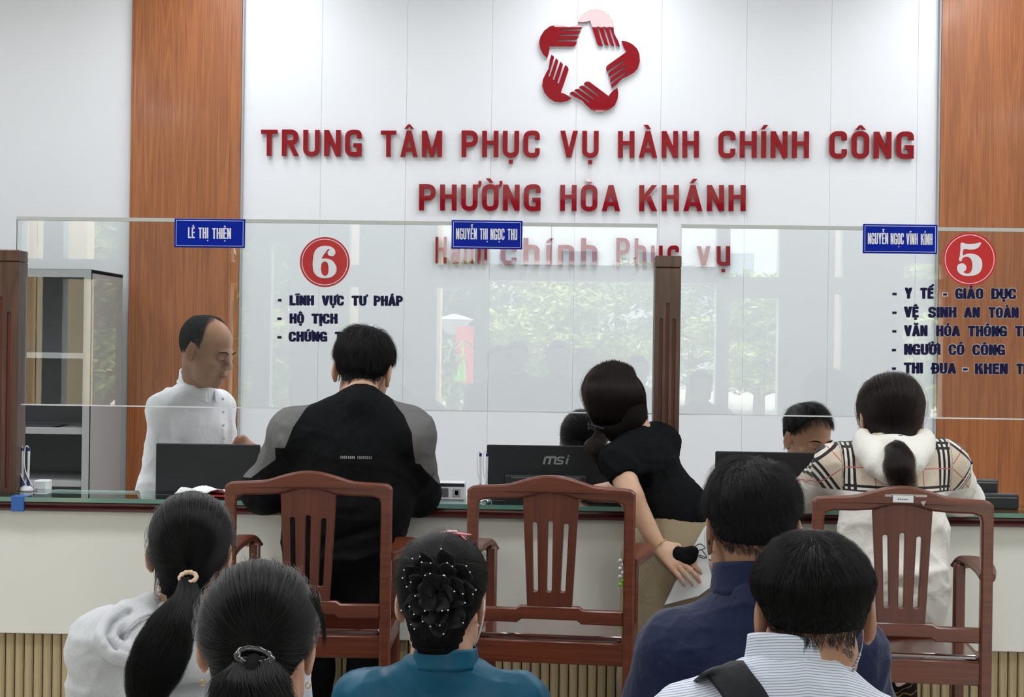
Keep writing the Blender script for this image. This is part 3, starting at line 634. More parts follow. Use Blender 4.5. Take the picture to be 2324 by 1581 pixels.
# ------------------------------------------------------------------ high wooden armchairs
def make_chair(px_mid, Y, rz, label, sc=1.0):
    c = at(px_mid, 1400, Y); root = empty('wooden_armchair', (c.x, Y, 0), label, 'chair', 'high wooden armchairs at the counter', rz)
    def B(mb, name, m, parent=root, sm=True):
        o = mb.build(name, m, parent, world=False); return smooth_by_angle(o, 40) if sm else o
    hw = .229; pw = .030
    top = [(-hw, 1.085), (-hw, 1.112), (-hw + .008, 1.121), (-hw + .025, 1.1255), (-.15, 1.128), (-.115, 1.132), (-.075, 1.144), (-.035, 1.154), (0, 1.157)]
    top = top + [(-x, z) for x, z in top[-2::-1]]
    und = [(hw - pw, 1.070), (hw - pw - .004, 1.084), (hw - pw - .022, 1.090), (.12, 1.091), (.080, 1.094), (.045, 1.104), (0, 1.109)]
    und = und + [(-x, z) for x, z in und[-2::-1]]
    t2 = cat(top[1:-1], 4, False)
    frame = [(-hw, .55)] + t2 + [(hw, .55), (hw - pw, .55)] + und + [(-hw + pw, .55)]
    # crest rail with the upper parts of both back posts
    B(MB().prism(frame, y0=-.014, y1=.016, bev=.005), 'back_frame', M_rosewood_x)
    for s in (-1, 1):
        a, b_ = (s * hw, s * (hw - pw)); x0, x1 = min(a, b_), max(a, b_)
        Mx = Matrix.Shear('XZ', 4, (0, .0)) if False else Matrix.Identity(4)
        B(MB().prism([(x0, 0), (x1, 0), (x1, .551), (x0, .551)], y0=-.014, y1=.018, bev=.004), 'rear_leg', M_rosewood)
        B(MB().box(x0 - s * .004 if s > 0 else x0 + .004, x1 - s * .004 if s > 0 else x1 + .004, .335, .367, 0, .912, bev=.005), 'front_leg', M_rosewood)
        # arm: a shaped board, curving outward and drooping at its front end
        mb = MB(); sec = []
        for t in range(13):
            u = t / 12; y = .0 + .43 * u; x = s * (hw - .012 + .020 * math.sin(u * 3.1) + .012 * u); z = .925 - .002 * u - (0.030 * max(0, (u - .78) / .22) ** 2); wd = .021 + .011 * math.sin(min(1, u * 1.25) * math.pi * .62); th = .0125 - .006 * max(0, (u - .85) / .15)
            ring = []
            for k in range(12):
                an = 2 * math.pi * k / 12; ca, sa = math.cos(an), math.sin(an)
                ring.append((x + wd * math.copysign(abs(ca) ** .6, ca), y, z + th * math.copysign(abs(sa) ** .7, sa) + (.003 * ca * ca)))
            sec.append(ring)
        vs = [p for r_ in sec for p in r_]; fs = [(i * 12 + k, i * 12 + (k + 1) % 12, (i + 1) * 12 + (k + 1) % 12, (i + 1) * 12 + k) for i in range(12) for k in range(12)] + [tuple(range(12))[::-1], tuple(144 + k for k in range(12))]
        mb.add(vs, fs); B(mb, 'arm', M_rosewood)
        B(MB().box(-.009 + s * (hw - .014), .009 + s * (hw - .014), .018, .34, .655, .705, bev=.003), 'side_rail', M_rosewood)
        B(MB().box(-.008 + s * (hw - .014), .008 + s * (hw - .014), .018, .34, .24, .268, bev=.003), 'side_stretcher', M_rosewood)
    sl = []
    for x0, x1, zt in ((-.043, -.038, 1.030), (0.0, -.001, 1.036), (.043, .036, 1.028)):
        r = .0068; zb = .842
        sl.append(rounded([(x1 - r, zb), (x1 + r, zb), (x0 + r, zt), (x0 - r, zt)], r * .97, 5))
    topc = [(-.076 + .152 * i / 10, 1.0945 + .016 * math.sin(math.pi * i / 10)) for i in range(11)]
    B(MB().prism([(-.061, .800), (.061, .800)] + topc[::-1], sl, -.009, .011, bev=.002), 'splat', M_rosewood)
    lr = [(-hw + pw, .757), (-.088, .757), (-.075, .767), (.075, .767), (.088, .757), (hw - pw, .757), (hw - pw, .795), (.092, .795), (.080, .803), (-.080, .803), (-.092, .795), (-hw + pw, .795)]
    B(MB().prism(lr, y0=-.011, y1=.013, bev=.003), 'lower_back_rail', M_rosewood_x)
    B(MB().box(-hw + pw - .002, hw - pw + .002, -.006, .014, .647, .708, bev=.003), 'rear_apron', M_rosewood_x)
    B(MB().box(-hw + .03, hw - .03, .340, .358, .655, .708, bev=.003), 'front_apron', M_rosewood_x)
    B(MB().box(-hw + pw + .001, hw - pw - .001, .015, .385, .706, .722, bev=.005), 'seat', mat_seat)
    B(MB().box(-hw + pw, hw - pw, .338, .356, .30, .33, bev=.003), 'foot_rail', M_rosewood_x)
    return root
mat_seat = wood('glossy_seat_wood', (104, 48, 34), (88, 38, 26), (66, 26, 18), .14, .9, 1.2, 'X')
mat_seat.node_tree.nodes['Principled BSDF'].inputs['Coat IOR'].default_value = 2.0
CH1 = make_chair(697, 3.97, R(1.0), 'high wooden armchair behind the man in the black and grey jacket')
CH2 = make_chair(1247, 3.95, R(-6.0), 'empty high wooden armchair in the middle, turned slightly to the right')
CH3 = make_chair(2044, 3.80, R(-5.5), 'high wooden armchair with a paper label on its crest rail')
b = MB().box(-.026, .026, -.0162, -.0145, 1.116, 1.134); b.build('paper_label', M_paper, CH3, world=False)
b = MB()
for k in range(5): b.box(-.014 + k * .0055, -.0105 + k * .0055, -.0168, -.016, 1.1235, 1.1255)
b.build('label_print', M_navy, CH3, world=False)
M_tapeclear = mat('clear_tape_scrap', (190, 180, 176), .12, spec=1.0)
b = MB().box(-.046, -.028, -.0158, -.0142, 1.130, 1.136).box(.030, .060, -.0158, -.0142, 1.131, 1.137).box(-.03, .03, -.0158, -.0142, 1.1345, 1.1375)
b.add([(.044, -.0155, 1.119), (.052, -.0155, 1.108), (.058, -.0155, 1.122)], [(0, 1, 2)]); b.build('tape_scrap', M_tapeclear, CH3, world=False)
# ------------------------------------------------------------------ monitors on the desk behind the screens
def monitor(px0, px1, ptop, Y, label, base_box=False, logo=False):
    x0, x1 = at(px0, ptop, Y).x, at(px1, ptop, Y).x; zt = at((px0 + px1) / 2, ptop, Y).z; zb = .745; xm = (x0 + x1) / 2; ht = (x1 - x0) * .60; z0 = max(zb + .02, zt - ht)
    root = empty('computer_monitor', (xm, Y, zb), label, 'monitor')
    MB().box(x0, x1, Y, Y + .012, z0, zt, bev=.003).build('rear_shell', M_blackm, root)
    MB().box(x0 + .002, x1 - .002, Y + .012, Y + .022, z0 + .002, zt - .002, bev=.002).build('bezel', M_black, root)
    MB().box(x0 + .012, x1 - .012, Y + .0222, Y + .0232, z0 + .02, zt - .012).build('display', mat('dark_display', (12, 14, 20), .1), root)
    MB().box(xm - .03, xm + .03, Y - .03, Y + .0, zb + .004, z0 + .03, bev=.004).build('stand', M_black, root)
    MB().box(xm - .11, xm + .11, Y - .06, Y + .12, zb, zb + .012, bev=.004).build('base', M_black, root)
    return root, x0, x1, zt
monitor(354, 590, 1007, 4.96, 'black monitor in front of the standing clerk in the white shirt')
monr, mx0, mx1, mzt = monitor(1105, 1420, 1011, 4.96, 'black monitor with a silver maker logo on its back')
monitor(1624, 1925, 1026, 4.96, 'black monitor in front of the seated clerk, right of the middle post')
# logo: three slanted letters
def lp(x, y): 
    p = at(x, y, 4.959); return (p.x, p.z)
mb = MB()
SK = [0]
def stroke(pts, t, r=3):
    SK[0] += 1
    path = rpath([(p[0], -p[1]) for p in pts], r, 4)
    for q in ribbon(path, t):
        vs = [at(a, -b2, 4.9585 - SK[0] * 1e-4) for a, b2 in q]; vs2 = [Vector((v.x, 4.9605, v.z)) for v in vs]
        mb.add([tuple(v) for v in vs] + [tuple(v) for v in vs2], [(0, 1, 2, 3), (7, 6, 5, 4), (0, 4, 5, 1), (1, 5, 6, 2), (2, 6, 7, 3), (3, 7, 4, 0)])
stroke([(1234, 1053), (1238, 1037), (1250, 1037), (1246.5, 1053)], 4.4); stroke([(1245.5, 1053), (1249.5, 1037), (1262, 1037), (1258, 1053)], 4.4)
stroke([(1281, 1037.5), (1267, 1037.5), (1265.5, 1044.5), (1277.5, 1045.5), (1275.5, 1052), (1261.5, 1052)], 3.6)
stroke([(1285, 1053), (1289, 1039)], 4.4); stroke([(1289.6, 1036), (1290.6, 1033)], 4.4)
mb.build('logo', mat('silver_print', (196, 198, 200), .35), monr, fix=False)
a, b_ = at(1147, 1077, 4.90), at(1330, 1110, 4.90)
kb = empty('document_scanner', ((a.x + b_.x) / 2, 4.9, .745), 'low black desk device between the glass top and the logo monitor', 'device')
MB().box(a.x, b_.x, 4.89, 4.925, .745, a.z, bev=.004).build('body', M_black, kb)
MB().box(a.x + .02, b_.x - .02, 4.8885, 4.8905, a.z - .010, a.z - .005).build('slot', M_greydark, kb)
# ------------------------------------------------------------------ desk-top pens on looping cords
def pen_stand(px, py_base, Y, hpx, label, lean=0):
    p = at(px, py_base, Y); z0 = KZ if Y < 4.88 else .745
    root = empty('pen_stand', (p.x, Y, z0), label, 'pen stand'); h = at(px, py_base - hpx, Y).z - z0
    MB().lathe([(.022, z0), (.024, z0 + .004), (.020, z0 + .012), (.010, z0 + .018)], (p.x + .004, Y, 0), 20).build('base', M_white, root)
    for k in (-1, 1):
        x = p.x + k * .010
        MB().tube([(x, Y, z0 + .014), (x, Y, z0 + .045)], [.0058, .0048], 10).build('holder', mat('pen_blue', (22, 32, 110), .35), root)
        MB().tube([(x, Y, z0 + .045), (x + .001 * k, Y, z0 + h - .012)], [.0035, .0042], 10).build('pen', M_white, root)
        MB().tube([(x + .001 * k, Y, z0 + h - .013), (x + .001 * k, Y, z0 + h - .003)], .0046, 10).build('pen_cap', mat('pen_blue', (22, 32, 110)), root)
        q = [(x, Y, z0 + h - .004), (x - .004, Y - .002, z0 + h + .004), (x - .010, Y - .004, z0 + h - .002), (x - .012, Y - .006, z0 + h * .75), (x - .008, Y - .008, z0 + h * .5), (x + .004, Y - .010, z0 + h * .30), (x + .016, Y - .010, z0 + h * .16), (x + .018, Y - .008, z0 + .010)]
        MB().tube(cat(q, 5, False), .0017, 6).build('cord', M_white, root)
pen_stand(57, 1114, 4.80, 100, 'two white desk pens with looping white cords beside the left post')
pen_stand(1097, 1112, 4.83, 86, 'two white desk pens with looping cords left of the logo monitor')
pen_stand(2196, 1118, 4.86, 74, 'two desk pens with white cords right of the woman in the plaid hoodie')
def small_box(name, px0, px1, py0, Y, m, d, label, catg, parts=(), z0=None):
    z0 = KZ + .0005 if z0 is None else z0
    a, b_ = at(px0, py0, Y), at(px1, py0, Y); root = empty(name, ((a.x + b_.x) / 2, Y, z0), label, catg)
    MB().box(a.x, b_.x, Y, Y + d, z0, a.z, bev=.0035).build('body', m, root)
    for (nm, u0, u1, v0, v1, mm) in parts:
        W = b_.x - a.x; Hh = a.z - z0; MB().box(a.x + u0 * W, a.x + u1 * W, Y - .0015, Y + .002, z0 + v0 * Hh, z0 + v1 * Hh, bev=.0006).build(nm, mm, root)
    return root
small_box('carton', 76, 105, 1090, 4.93, M_white, .06, 'small white carton behind the left desk pens', 'box', (('logo_panel', .05, .3, .6, .9, M_black),), .745)
small_box('receipt_printer', 994, 1054, 1096, 4.72, M_white, .10, 'small white and black printer on the glass beside the man in the jacket', 'printer', (('front_panel', .03, .40, .20, .72, M_greydark), ('port', .55, .86, .22, .70, mat('grey_plastic', (170, 172, 176), .4)), ('button', .64, .78, .3, .6, M_black), ('top_lid', .0, 1.0, .82, 1.0, M_black)))
small_box('card_reader', 2206, 2266, 1088, 4.80, M_black, .05, 'taller black device on the glass by the number five column', 'device', (('trim', .05, .95, .86, .92, M_greydark),))
small_box('telephone', 2228, 2313, 1121, 4.72, M_black, .06, 'low flat black device on the glass at the right edge', 'device', (('trim', .05, .95, .74, .82, M_greydark),))
# papers on the glass
def sheet(name, pts, z, m, label, catg, th=.0015, crumple=0):
    r2 = random.Random(hash(name) % 97 if False else len(label)); vs = []; n = 9; P_ = [Vector(p) for p in pts]
    for k in range(2):
        for i in range(n):
            for j in range(n):
                u, v = i / (n - 1), j / (n - 1); q = (P_[0] * (1 - u) + P_[1] * u) * (1 - v) + (P_[3] * (1 - u) + P_[2] * u) * v
                vs.append((q.x, q.y, z + th * k + (crumple * abs(math.sin(u * 5.1 + v * 3.3) * math.sin(v * 4.7 + u * 2)) if crumple else 0)))
    fs = []
    for k in range(2):
        for i in range(n - 1):
            for j in range(n - 1):
                f = (k * n * n + i * n + j, k * n * n + (i + 1) * n + j, k * n * n + (i + 1) * n + j + 1, k * n * n + i * n + j + 1); fs.append(f if k else f[::-1])
    o = MB().add(vs, fs).build(name, m, None, smooth=True); tag(o, label, catg); return o
a = at(392, 1125, 4.70); b_ = at(500, 1125, 4.70)
sheet('red_booklet', [(a.x + .065, 4.67), (b_.x + .045, 4.66), (b_.x + .05, 4.80), (a.x + .075, 4.80)], KZ + .0006, mat('booklet_red', (170, 50, 50), .5), 'red booklet under a crumpled white paper on the glass', 'booklet', .006)
sheet('crumpled_paper', [(a.x, 4.72), (b_.x + .01, 4.70), (b_.x + .02, 4.82), (a.x + .03, 4.84)], KZ + .008, M_paper, 'crumpled white paper on the glass above the ponytailed woman', 'paper', .0012, .018)
a = at(1085, 1135, 4.72)
sheet('tissue', [(a.x - .02, 4.69), (a.x + .03, 4.685), (a.x + .035, 4.74), (a.x - .015, 4.745)], KZ + .0006, M_paper, 'small white paper scrap on the glass below the middle desk pens', 'paper', .001, .006)
# white plastic chair behind the desk
pc = at(236, 1113, 5.75); z1 = pc.z
wc = empty('white_chair', (pc.x, 5.75, 0), 'white plastic chair behind the counter, only its back rim showing', 'chair')
hw = .26; MB().prism(rounded([(pc.x - hw, .42), (pc.x + hw, .42), (pc.x + hw * .98, z1), (pc.x - hw * .98, z1)], [.02, .02, .06, .06], 6), y0=5.75, y1=5.775, bev=.006).build('backrest', M_white, wc)
MB().box(pc.x - .24, pc.x + .24, 5.33, 5.76, .42, .445, bev=.01).build('seat', M_white, wc)
for sx in (-1, 1):
    for y in (5.36, 5.74): MB().tube([(pc.x + sx * .21, y, .43), (pc.x + sx * .25, y, 0)], [.022, .017], 10).build('leg', M_white, wc)
# ------------------------------------------------------------------ distance-field modelling for people and their clothes
class SDF:
    """smooth union / subtraction of round cones and ellipsoids, meshed with surface nets"""
    def __init__(s, k=.02): s.ops = []; s.k = k; s.lo = np.array([1e9] * 3); s.hi = -s.lo.copy()
    def _bb(s, pts, r, grow=True):
        if grow:
            for p in pts: s.lo = np.minimum(s.lo, np.array(p) - r); s.hi = np.maximum(s.hi, np.array(p) + r)
    def cone(s, a, b, ra, rb, k=None, sub=False, flat=None):
        """flat=(normal vector, factor): squash the section along that direction"""
        s._bb([a, b], max(ra, rb) * 1.02, not sub); s.ops.append(('c', np.array(a, float), np.array(b, float), ra, rb, s.k if k is None else k, sub, flat)); return s
    def ell(s, c, r, rot=None, k=None, sub=False):
        s._bb([c], max(r), not sub); s.ops.append(('e', np.array(c, float), np.array(r, float), rot, s.k if k is None else k, sub)); return s
    def chain(s, pts, rs, k=None, flat=None):
        for i in range(len(pts) - 1): s.cone(pts[i], pts[i + 1], rs[i], rs[i + 1], k, False, flat)
        return s
    def cut(s, p, n, k=.004):
        """remove everything on the side the normal points to"""
        s.ops.append(('p', np.array(p, float), np.array(n, float) / np.linalg.norm(n), k)); return s
    def fn(s, f): s.ops.append(('f', f)); return s
    def eval(s, P):
        """P: (3, ...) world points -> distance; each primitive only inside its own box"""
        X, Y, Z = P; D = np.full(X.shape, .25)
        gx, gy, gz = s.axes
        for op in s.ops:
            if op[0] in 'ce':
                if op[0] == 'c': _, a, b, ra, rb, k, sub, flat = op; pts = (a, b); r = max(ra, rb)
                else: _, c, r3, rot, k, sub = op; pts = (c,); r = max(r3)
                m = r + k * 2 + .03; lo = np.min(pts, axis=0) - m; hi = np.max(pts, axis=0) + m
                ix = slice(np.searchsorted(gx, lo[0]), np.searchsorted(gx, hi[0])); iy = slice(np.searchsorted(gy, lo[1]), np.searchsorted(gy, hi[1])); iz = slice(np.searchsorted(gz, lo[2]), np.searchsorted(gz, hi[2]))
                x, y, z = X[ix, iy, iz], Y[ix, iy, iz], Z[ix, iy, iz]
                if x.size == 0: continue
                if op[0] == 'c':
                    ab = b - a; L2 = max(1e-9, ab @ ab); px, py, pz = x - a[0], y - a[1], z - a[2]
                    t = np.clip((px * ab[0] + py * ab[1] + pz * ab[2]) / L2, 0, 1)
                    qx, qy, qz = px - t * ab[0], py - t * ab[1], pz - t * ab[2]
                    rr = ra + (rb - ra) * t
                    if flat is not None:
                        n = np.array(flat[0], float); n /= np.linalg.norm(n); d0 = qx * n[0] + qy * n[1] + qz * n[2]; kk = (1 / flat[1] - 1)
                        ex, ey, ez = qx + n[0] * d0 * kk, qy + n[1] * d0 * kk, qz + n[2] * d0 * kk
                        le = np.sqrt(ex * ex + ey * ey + ez * ez) + 1e-9; l0 = np.sqrt(qx * qx + qy * qy + qz * qz)
                        d = (le - rr) * np.maximum(flat[1], l0 / le)
                    else: d = np.sqrt(qx * qx + qy * qy + qz * qz) - rr
                else:
                    px, py, pz = x - c[0], y - c[1], z - c[2]
                    if rot is not None:
                        Mr = np.array(rot); px, py, pz = Mr[0][0] * px + Mr[1][0] * py + Mr[2][0] * pz, Mr[0][1] * px + Mr[1][1] * py + Mr[2][1] * pz, Mr[0][2] * px + Mr[1][2] * py + Mr[2][2] * pz
                    k0 = np.sqrt((px / r3[0]) ** 2 + (py / r3[1]) ** 2 + (pz / r3[2]) ** 2); k1 = np.sqrt((px / r3[0] ** 2) ** 2 + (py / r3[1] ** 2) ** 2 + (pz / r3[2] ** 2) ** 2)
                    d = k0 * (k0 - 1) / np.maximum(k1, 1e-6); d = np.maximum(d, -min(r3))
                o = D[ix, iy, iz]
                if sub:
                    h = np.maximum(k - np.abs(o + d), 0) / max(k, 1e-6); D[ix, iy, iz] = np.maximum(o, -d) + h * h * k * .25
                else:
                    h = np.maximum(k - np.abs(o - d), 0) / max(k, 1e-6); D[ix, iy, iz] = np.minimum(o, d) - h * h * k * .25
            elif op[0] == 'p':
                _, p, n, k = op; d = (X - p[0]) * n[0] + (Y - p[1]) * n[1] + (Z - p[2]) * n[2]
                h = np.maximum(k - np.abs(D - d), 0) / k; D = np.maximum(D, d) + h * h * k * .25
            else: D = op[1](X, Y, Z, D)
        return D
    def mesh(s, h, fine=None):
        """h: spacing; fine=(lo, hi, h2): box with finer spacing"""
        ax = []
        for i in range(3):
            lo, hi = s.lo[i] - .02, s.hi[i] + .02
            if fine is None: a = np.arange(lo, hi + h, h)
            else:
                bx = fine if isinstance(fine, list) else [fine]; a = [lo]
                while a[-1] < hi + h:
                    st = h
                    for b_ in bx:
                        if a[-1] < b_[1][i] and a[-1] + h > b_[0][i]: st = min(st, b_[2])
                    a.append(a[-1] + st)
                a = np.array(a)
            ax.append(a)
        s.axes = ax
        P = np.meshgrid(*ax, indexing='ij'); D = s.eval(P)
        n = D.shape; S = D < 0
        # cells with a sign change
        c = np.zeros((n[0] - 1, n[1] - 1, n[2] - 1), np.int8)
        for i in (0, 1):
            for j in (0, 1):
                for k in (0, 1): c += S[i:n[0] - 1 + i, j:n[1] - 1 + j, k:n[2] - 1 + k]
        act = (c > 0) & (c < 8); idx = np.argwhere(act); vid = np.full(act.shape, -1, np.int32); vid[act] = np.arange(len(idx))
        acc = np.zeros((len(idx), 3)); cnt = np.zeros(len(idx))
        cor = [(i, j, k) for i in (0, 1) for j in (0, 1) for k in (0, 1)]
        val = {q: D[idx[:, 0] + q[0], idx[:, 1] + q[1], idx[:, 2] + q[2]] for q in cor}
        for q in cor:
            for a in range(3):
                if q[a] == 0:
                    q2 = list(q); q2[a] = 1; q2 = tuple(q2); v0, v1 = val[q], val[q2]; m = (v0 < 0) != (v1 < 0)
                    t = np.where(m, v0 / np.where(m, v0 - v1, 1), 0)
                    p = np.stack([ax[b][idx[:, b] + q[b]] for b in range(3)], 1); p[:, a] += t * (ax[a][idx[:, a] + 1] - ax[a][idx[:, a]])
                    acc[m] += p[m]; cnt[m] += 1
        V = acc / cnt[:, None]
        faces = []
        for a in range(3):
            b, c2 = (a + 1) % 3, (a + 2) % 3
            sl0 = [slice(None)] * 3; sl1 = [slice(None)] * 3; sl0[a] = slice(0, n[a] - 1); sl1[a] = slice(1, n[a])
            E0, E1 = S[tuple(sl0)], S[tuple(sl1)]; m = E0 != E1; e = np.argwhere(m)
            ok = (e[:, b] > 0) & (e[:, c2] > 0) & (e[:, b] < n[b] - 1) & (e[:, c2] < n[c2] - 1); e = e[ok]; fl = E0[tuple(e.T)]
            def g(db, dc):
                q = e.copy(); q[:, b] += db; q[:, c2] += dc; return vid[tuple(q.T)]
            Q = np.stack([g(-1, -1), g(0, -1), g(0, 0), g(-1, 0)], 1); Q[~fl] = Q[~fl][:, ::-1]; faces.append(Q)
        F = np.concatenate(faces); F = F[(F >= 0).all(1)]
        return V, F
def relax(V, F, it=2, lam=.5):
    n = len(V); A = np.concatenate([F[:, [0, 1]], F[:, [1, 2]], F[:, [2, 3]], F[:, [3, 0]]]); A = np.concatenate([A, A[:, ::-1]])
    for _ in range(it):
        s = np.stack([np.bincount(A[:, 0], V[A[:, 1], i], n) for i in range(3)], 1); c = np.bincount(A[:, 0], minlength=n)[:, None]
        V = V + lam * (s / np.maximum(c, 1) - V)
    return V
def vnormals(V, F):
    N = np.cross(V[F[:, 2]] - V[F[:, 0]], V[F[:, 3]] - V[F[:, 1]]); o = np.zeros_like(V)
    for i in range(4):
        for a in range(3): o[:, a] += np.bincount(F[:, i], N[:, a], len(V))
    return o / (np.linalg.norm(o, axis=1)[:, None] + 1e-12)
def woff(q):
    o = np.zeros(3)
    while q is not None: o = o + np.array(q.location); q = q.parent
    return o
def np_mesh(name, V, F, m, parent=None, attrs=None):
    off = woff(parent)
    me = bpy.data.meshes.new(name); me.vertices.add(len(V)); me.vertices.foreach_set('co', (V - off).astype('f').ravel())
    k = F.shape[1]; me.loops.add(len(F) * k); me.loops.foreach_set('vertex_index', F.astype('i').ravel()); me.polygons.add(len(F)); me.polygons.foreach_set('loop_start', np.arange(0, len(F) * k, k, dtype='i'))
    me.polygons.foreach_set('use_smooth', [True] * len(F)); me.update(calc_edges=True)
    for nm, a in (attrs or {}).items():
        if a.ndim == 1: t = me.attributes.new(nm, 'FLOAT', 'POINT'); t.data.foreach_set('value', a.astype('f'))
        else: t = me.attributes.new(nm, 'FLOAT_VECTOR', 'POINT'); t.data.foreach_set('vector', a.astype('f').ravel())
    me.materials.append(m); me.validate()
    o = bpy.data.objects.new(name, me); link(o, parent); return o
def seg_dist(V, a, b):
    a = np.array(a, float); b = np.array(b, float); ab = b - a; t = np.clip(((V - a) @ ab) / max(1e-9, ab @ ab), 0, 1); return np.linalg.norm(V - a - t[:, None] * ab, axis=1)
def folds(V, F, L):
    """L: (polyline points, width, amplitude): ridges (+) or creases (-) pressed into cloth"""
    N = vnormals(V, F); d = np.zeros(len(V))
    for pts, w_, a in L:
        dm = np.full(len(V), 9.)
        for i in range(len(pts) - 1): dm = np.minimum(dm, seg_dist(V, pts[i], pts[i + 1]))
        d += 1.9 * a * np.exp(-(dm / w_) ** 2)
    return V + N * d[:, None]
def creases(V, F, amp, wl, seed=0, ani=(1, 1, 1), n=5):
    """soft, wandering cloth creases"""
    r = np.random.default_rng(seed); N = vnormals(V, F); d = np.zeros(len(V)); Q = V * np.array(ani)
    for k in range(n):
        w_ = r.normal(size=3); w_ *= 2 * math.pi / (wl * r.uniform(.7, 1.6)) / np.linalg.norm(w_); w2 = r.normal(size=3) * 2.2 / wl; w3 = r.normal(size=3) * 1.6 / wl
        ph = Q @ w_ + 2.4 * np.sin(Q @ w2 + r.uniform(0, 6)) ; m = np.clip(.5 + np.sin(Q @ w3 + r.uniform(0, 6)), 0, 1.3)
        d += amp * m * ((1 - np.abs(np.sin(ph / 2))) ** 2.2 - .28)
    return V + N * d[:, None]
def noise3(V, sc, seed=0):
    r = np.random.default_rng(seed); o = np.zeros(len(V))
    for k in range(7):
        w_ = r.normal(size=3) * np.array(sc); o += np.sin(V @ w_ + r.uniform(0, 6.28))
    return o / 7
# ------------------------------------------------------------------ people: skin, faces, hair
NPR = np.random.default_rng(11)
def skin_mat(name, rgb, rgb2):
    m = mat(name, rgb, .48, var=(9, rgb2, .4, .65), bump=(180, .05)); p = m.node_tree.nodes['Principled BSDF']
    p.inputs['Subsurface Weight'].default_value = .12; p.inputs['Subsurface Radius'].default_value = (.01, .004, .002); return m
M_skin = skin_mat('skin_tan', (176, 134, 108), (162, 116, 92))
M_skin2 = skin_mat('skin_light', (204, 166, 140), (190, 146, 120))
M_skin3 = skin_mat('skin_brown', (174, 130, 102), (158, 114, 88))
def hair_mat(name, melanin=1.0, red=.0, rough=.24):
    m = bpy.data.materials.new(name); m.use_nodes = True; n = m.node_tree.nodes; l = m.node_tree.links; n.remove(n['Principled BSDF'])
    h = n.new('ShaderNodeBsdfHairPrincipled'); h.model = 'CHIANG'; h.parametrization = 'ABSORPTION'
    h.inputs['Absorption Coefficient'].default_value = (9 * melanin, 9.6 * melanin * (1 + red), 10 * melanin * (1 + 1.8 * red)); h.inputs['Roughness'].default_value = rough; h.inputs['IOR'].default_value = 1.38; h.inputs['Radial Roughness'].default_value = .4
    l.new(h.outputs[0], n['Material Output'].inputs[0]); return m
M_hair = hair_mat('black_hair'); M_hairbr = hair_mat('dark_brown_hair', .11, .35)
M_cap = mat('hair_mass_black', (7, 7, 8), .8, spec=.12); M_capbr = mat('hair_mass_brown', (18, 13, 11), .8, spec=.15)
def rotm(yaw=0, pitch=0, roll=0):
    """yaw about z (positive turns the face to the left), pitch (positive looks down), roll about the facing axis"""
    return np.array((Matrix.Rotation(R(yaw), 3, 'Z') @ Matrix.Rotation(R(-pitch), 3, 'X') @ Matrix.Rotation(R(roll), 3, 'Y')))
class Head:
    def __init__(s, c, yaw=0, pitch=0, roll=0, sc=1.0): s.c = np.array(c, float); s.M = rotm(yaw, pitch, roll); s.sc = sc
    def w(s, p): return s.c + s.M @ (np.array(p, float) * s.sc)
    def ws(s, P): return s.c + (np.asarray(P) * s.sc) @ s.M.T
C0 = np.array((0, -.008, .035)); R0 = np.array((.0765, .096, .085))
def add_head(sd, h, face=True, ears=True, wide=1.0):
    s = h.sc; M = h.M
    E = lambda c, r, k=.012, sub=False, rot=None: sd.ell(h.w((c[0], c[1], c[2])), [q * s for q in r], M if rot is None else M @ rot, k, sub)
    E(C0, R0, .02); E((0, .030, -.028), (.063 * wide, .060, .080), .02); E((0, .034, -.072), (.050 * wide, .048, .040), .02); E((0, .070, -.096), (.020, .018, .016), .02)
    E((.045 * wide, .040, -.058), (.022, .035, .034), .02); E((-.045 * wide, .040, -.058), (.022, .035, .034), .02)
    for q in (-1, 1):
        E((q * .043, .062, -.026), (.022, .022, .018), .015)
        if ears:
            rt = np.array(Matrix.Rotation(R(q * 22), 3, 'Z') @ Matrix.Rotation(R(-8), 3, 'X'))
            E((q * .079, -.010, -.003), (.0072, .0170, .0300), .006, False, rt); E((q * .088, -.004, .001), (.006, .010, .018), .006, True, rt)
            E((q * .084, -.018, .007), (.0045, .0055, .026), .004, False, rt); E((q * .078, -.002, -.028), (.006, .008, .010), .005, False, rt)
    if face:
        E((0, .083, .020), (.046, .013, .010), .012)
        for q in (-1, 1):
            E((q * .032, .096, .001), (.017, .013, .010), .010, True)
            E((q * .031, .079, .0005), (.0175, .0125, .0105), .004)          # closed or lowered lid
            E((q * .031, .083, -.006), (.0165, .010, .0050), .004)
            E((q * .013, .101, -.032), (.0085, .0095, .0075), .006)
        sd.cone(h.w((0, .088, .010)), h.w((0, .110, -.022)), .0085 * s, .0100 * s, .010); E((0, .109, -.026), (.0110, .0095, .0085), .006)
        E((0, .0955, -.0585), (.0215, .0085, .0050), .004); E((0, .0945, -.0685), (.0185, .0085, .0058), .004); E((0, .107, -.0635), (.022, .010, .0012), .0025, True)
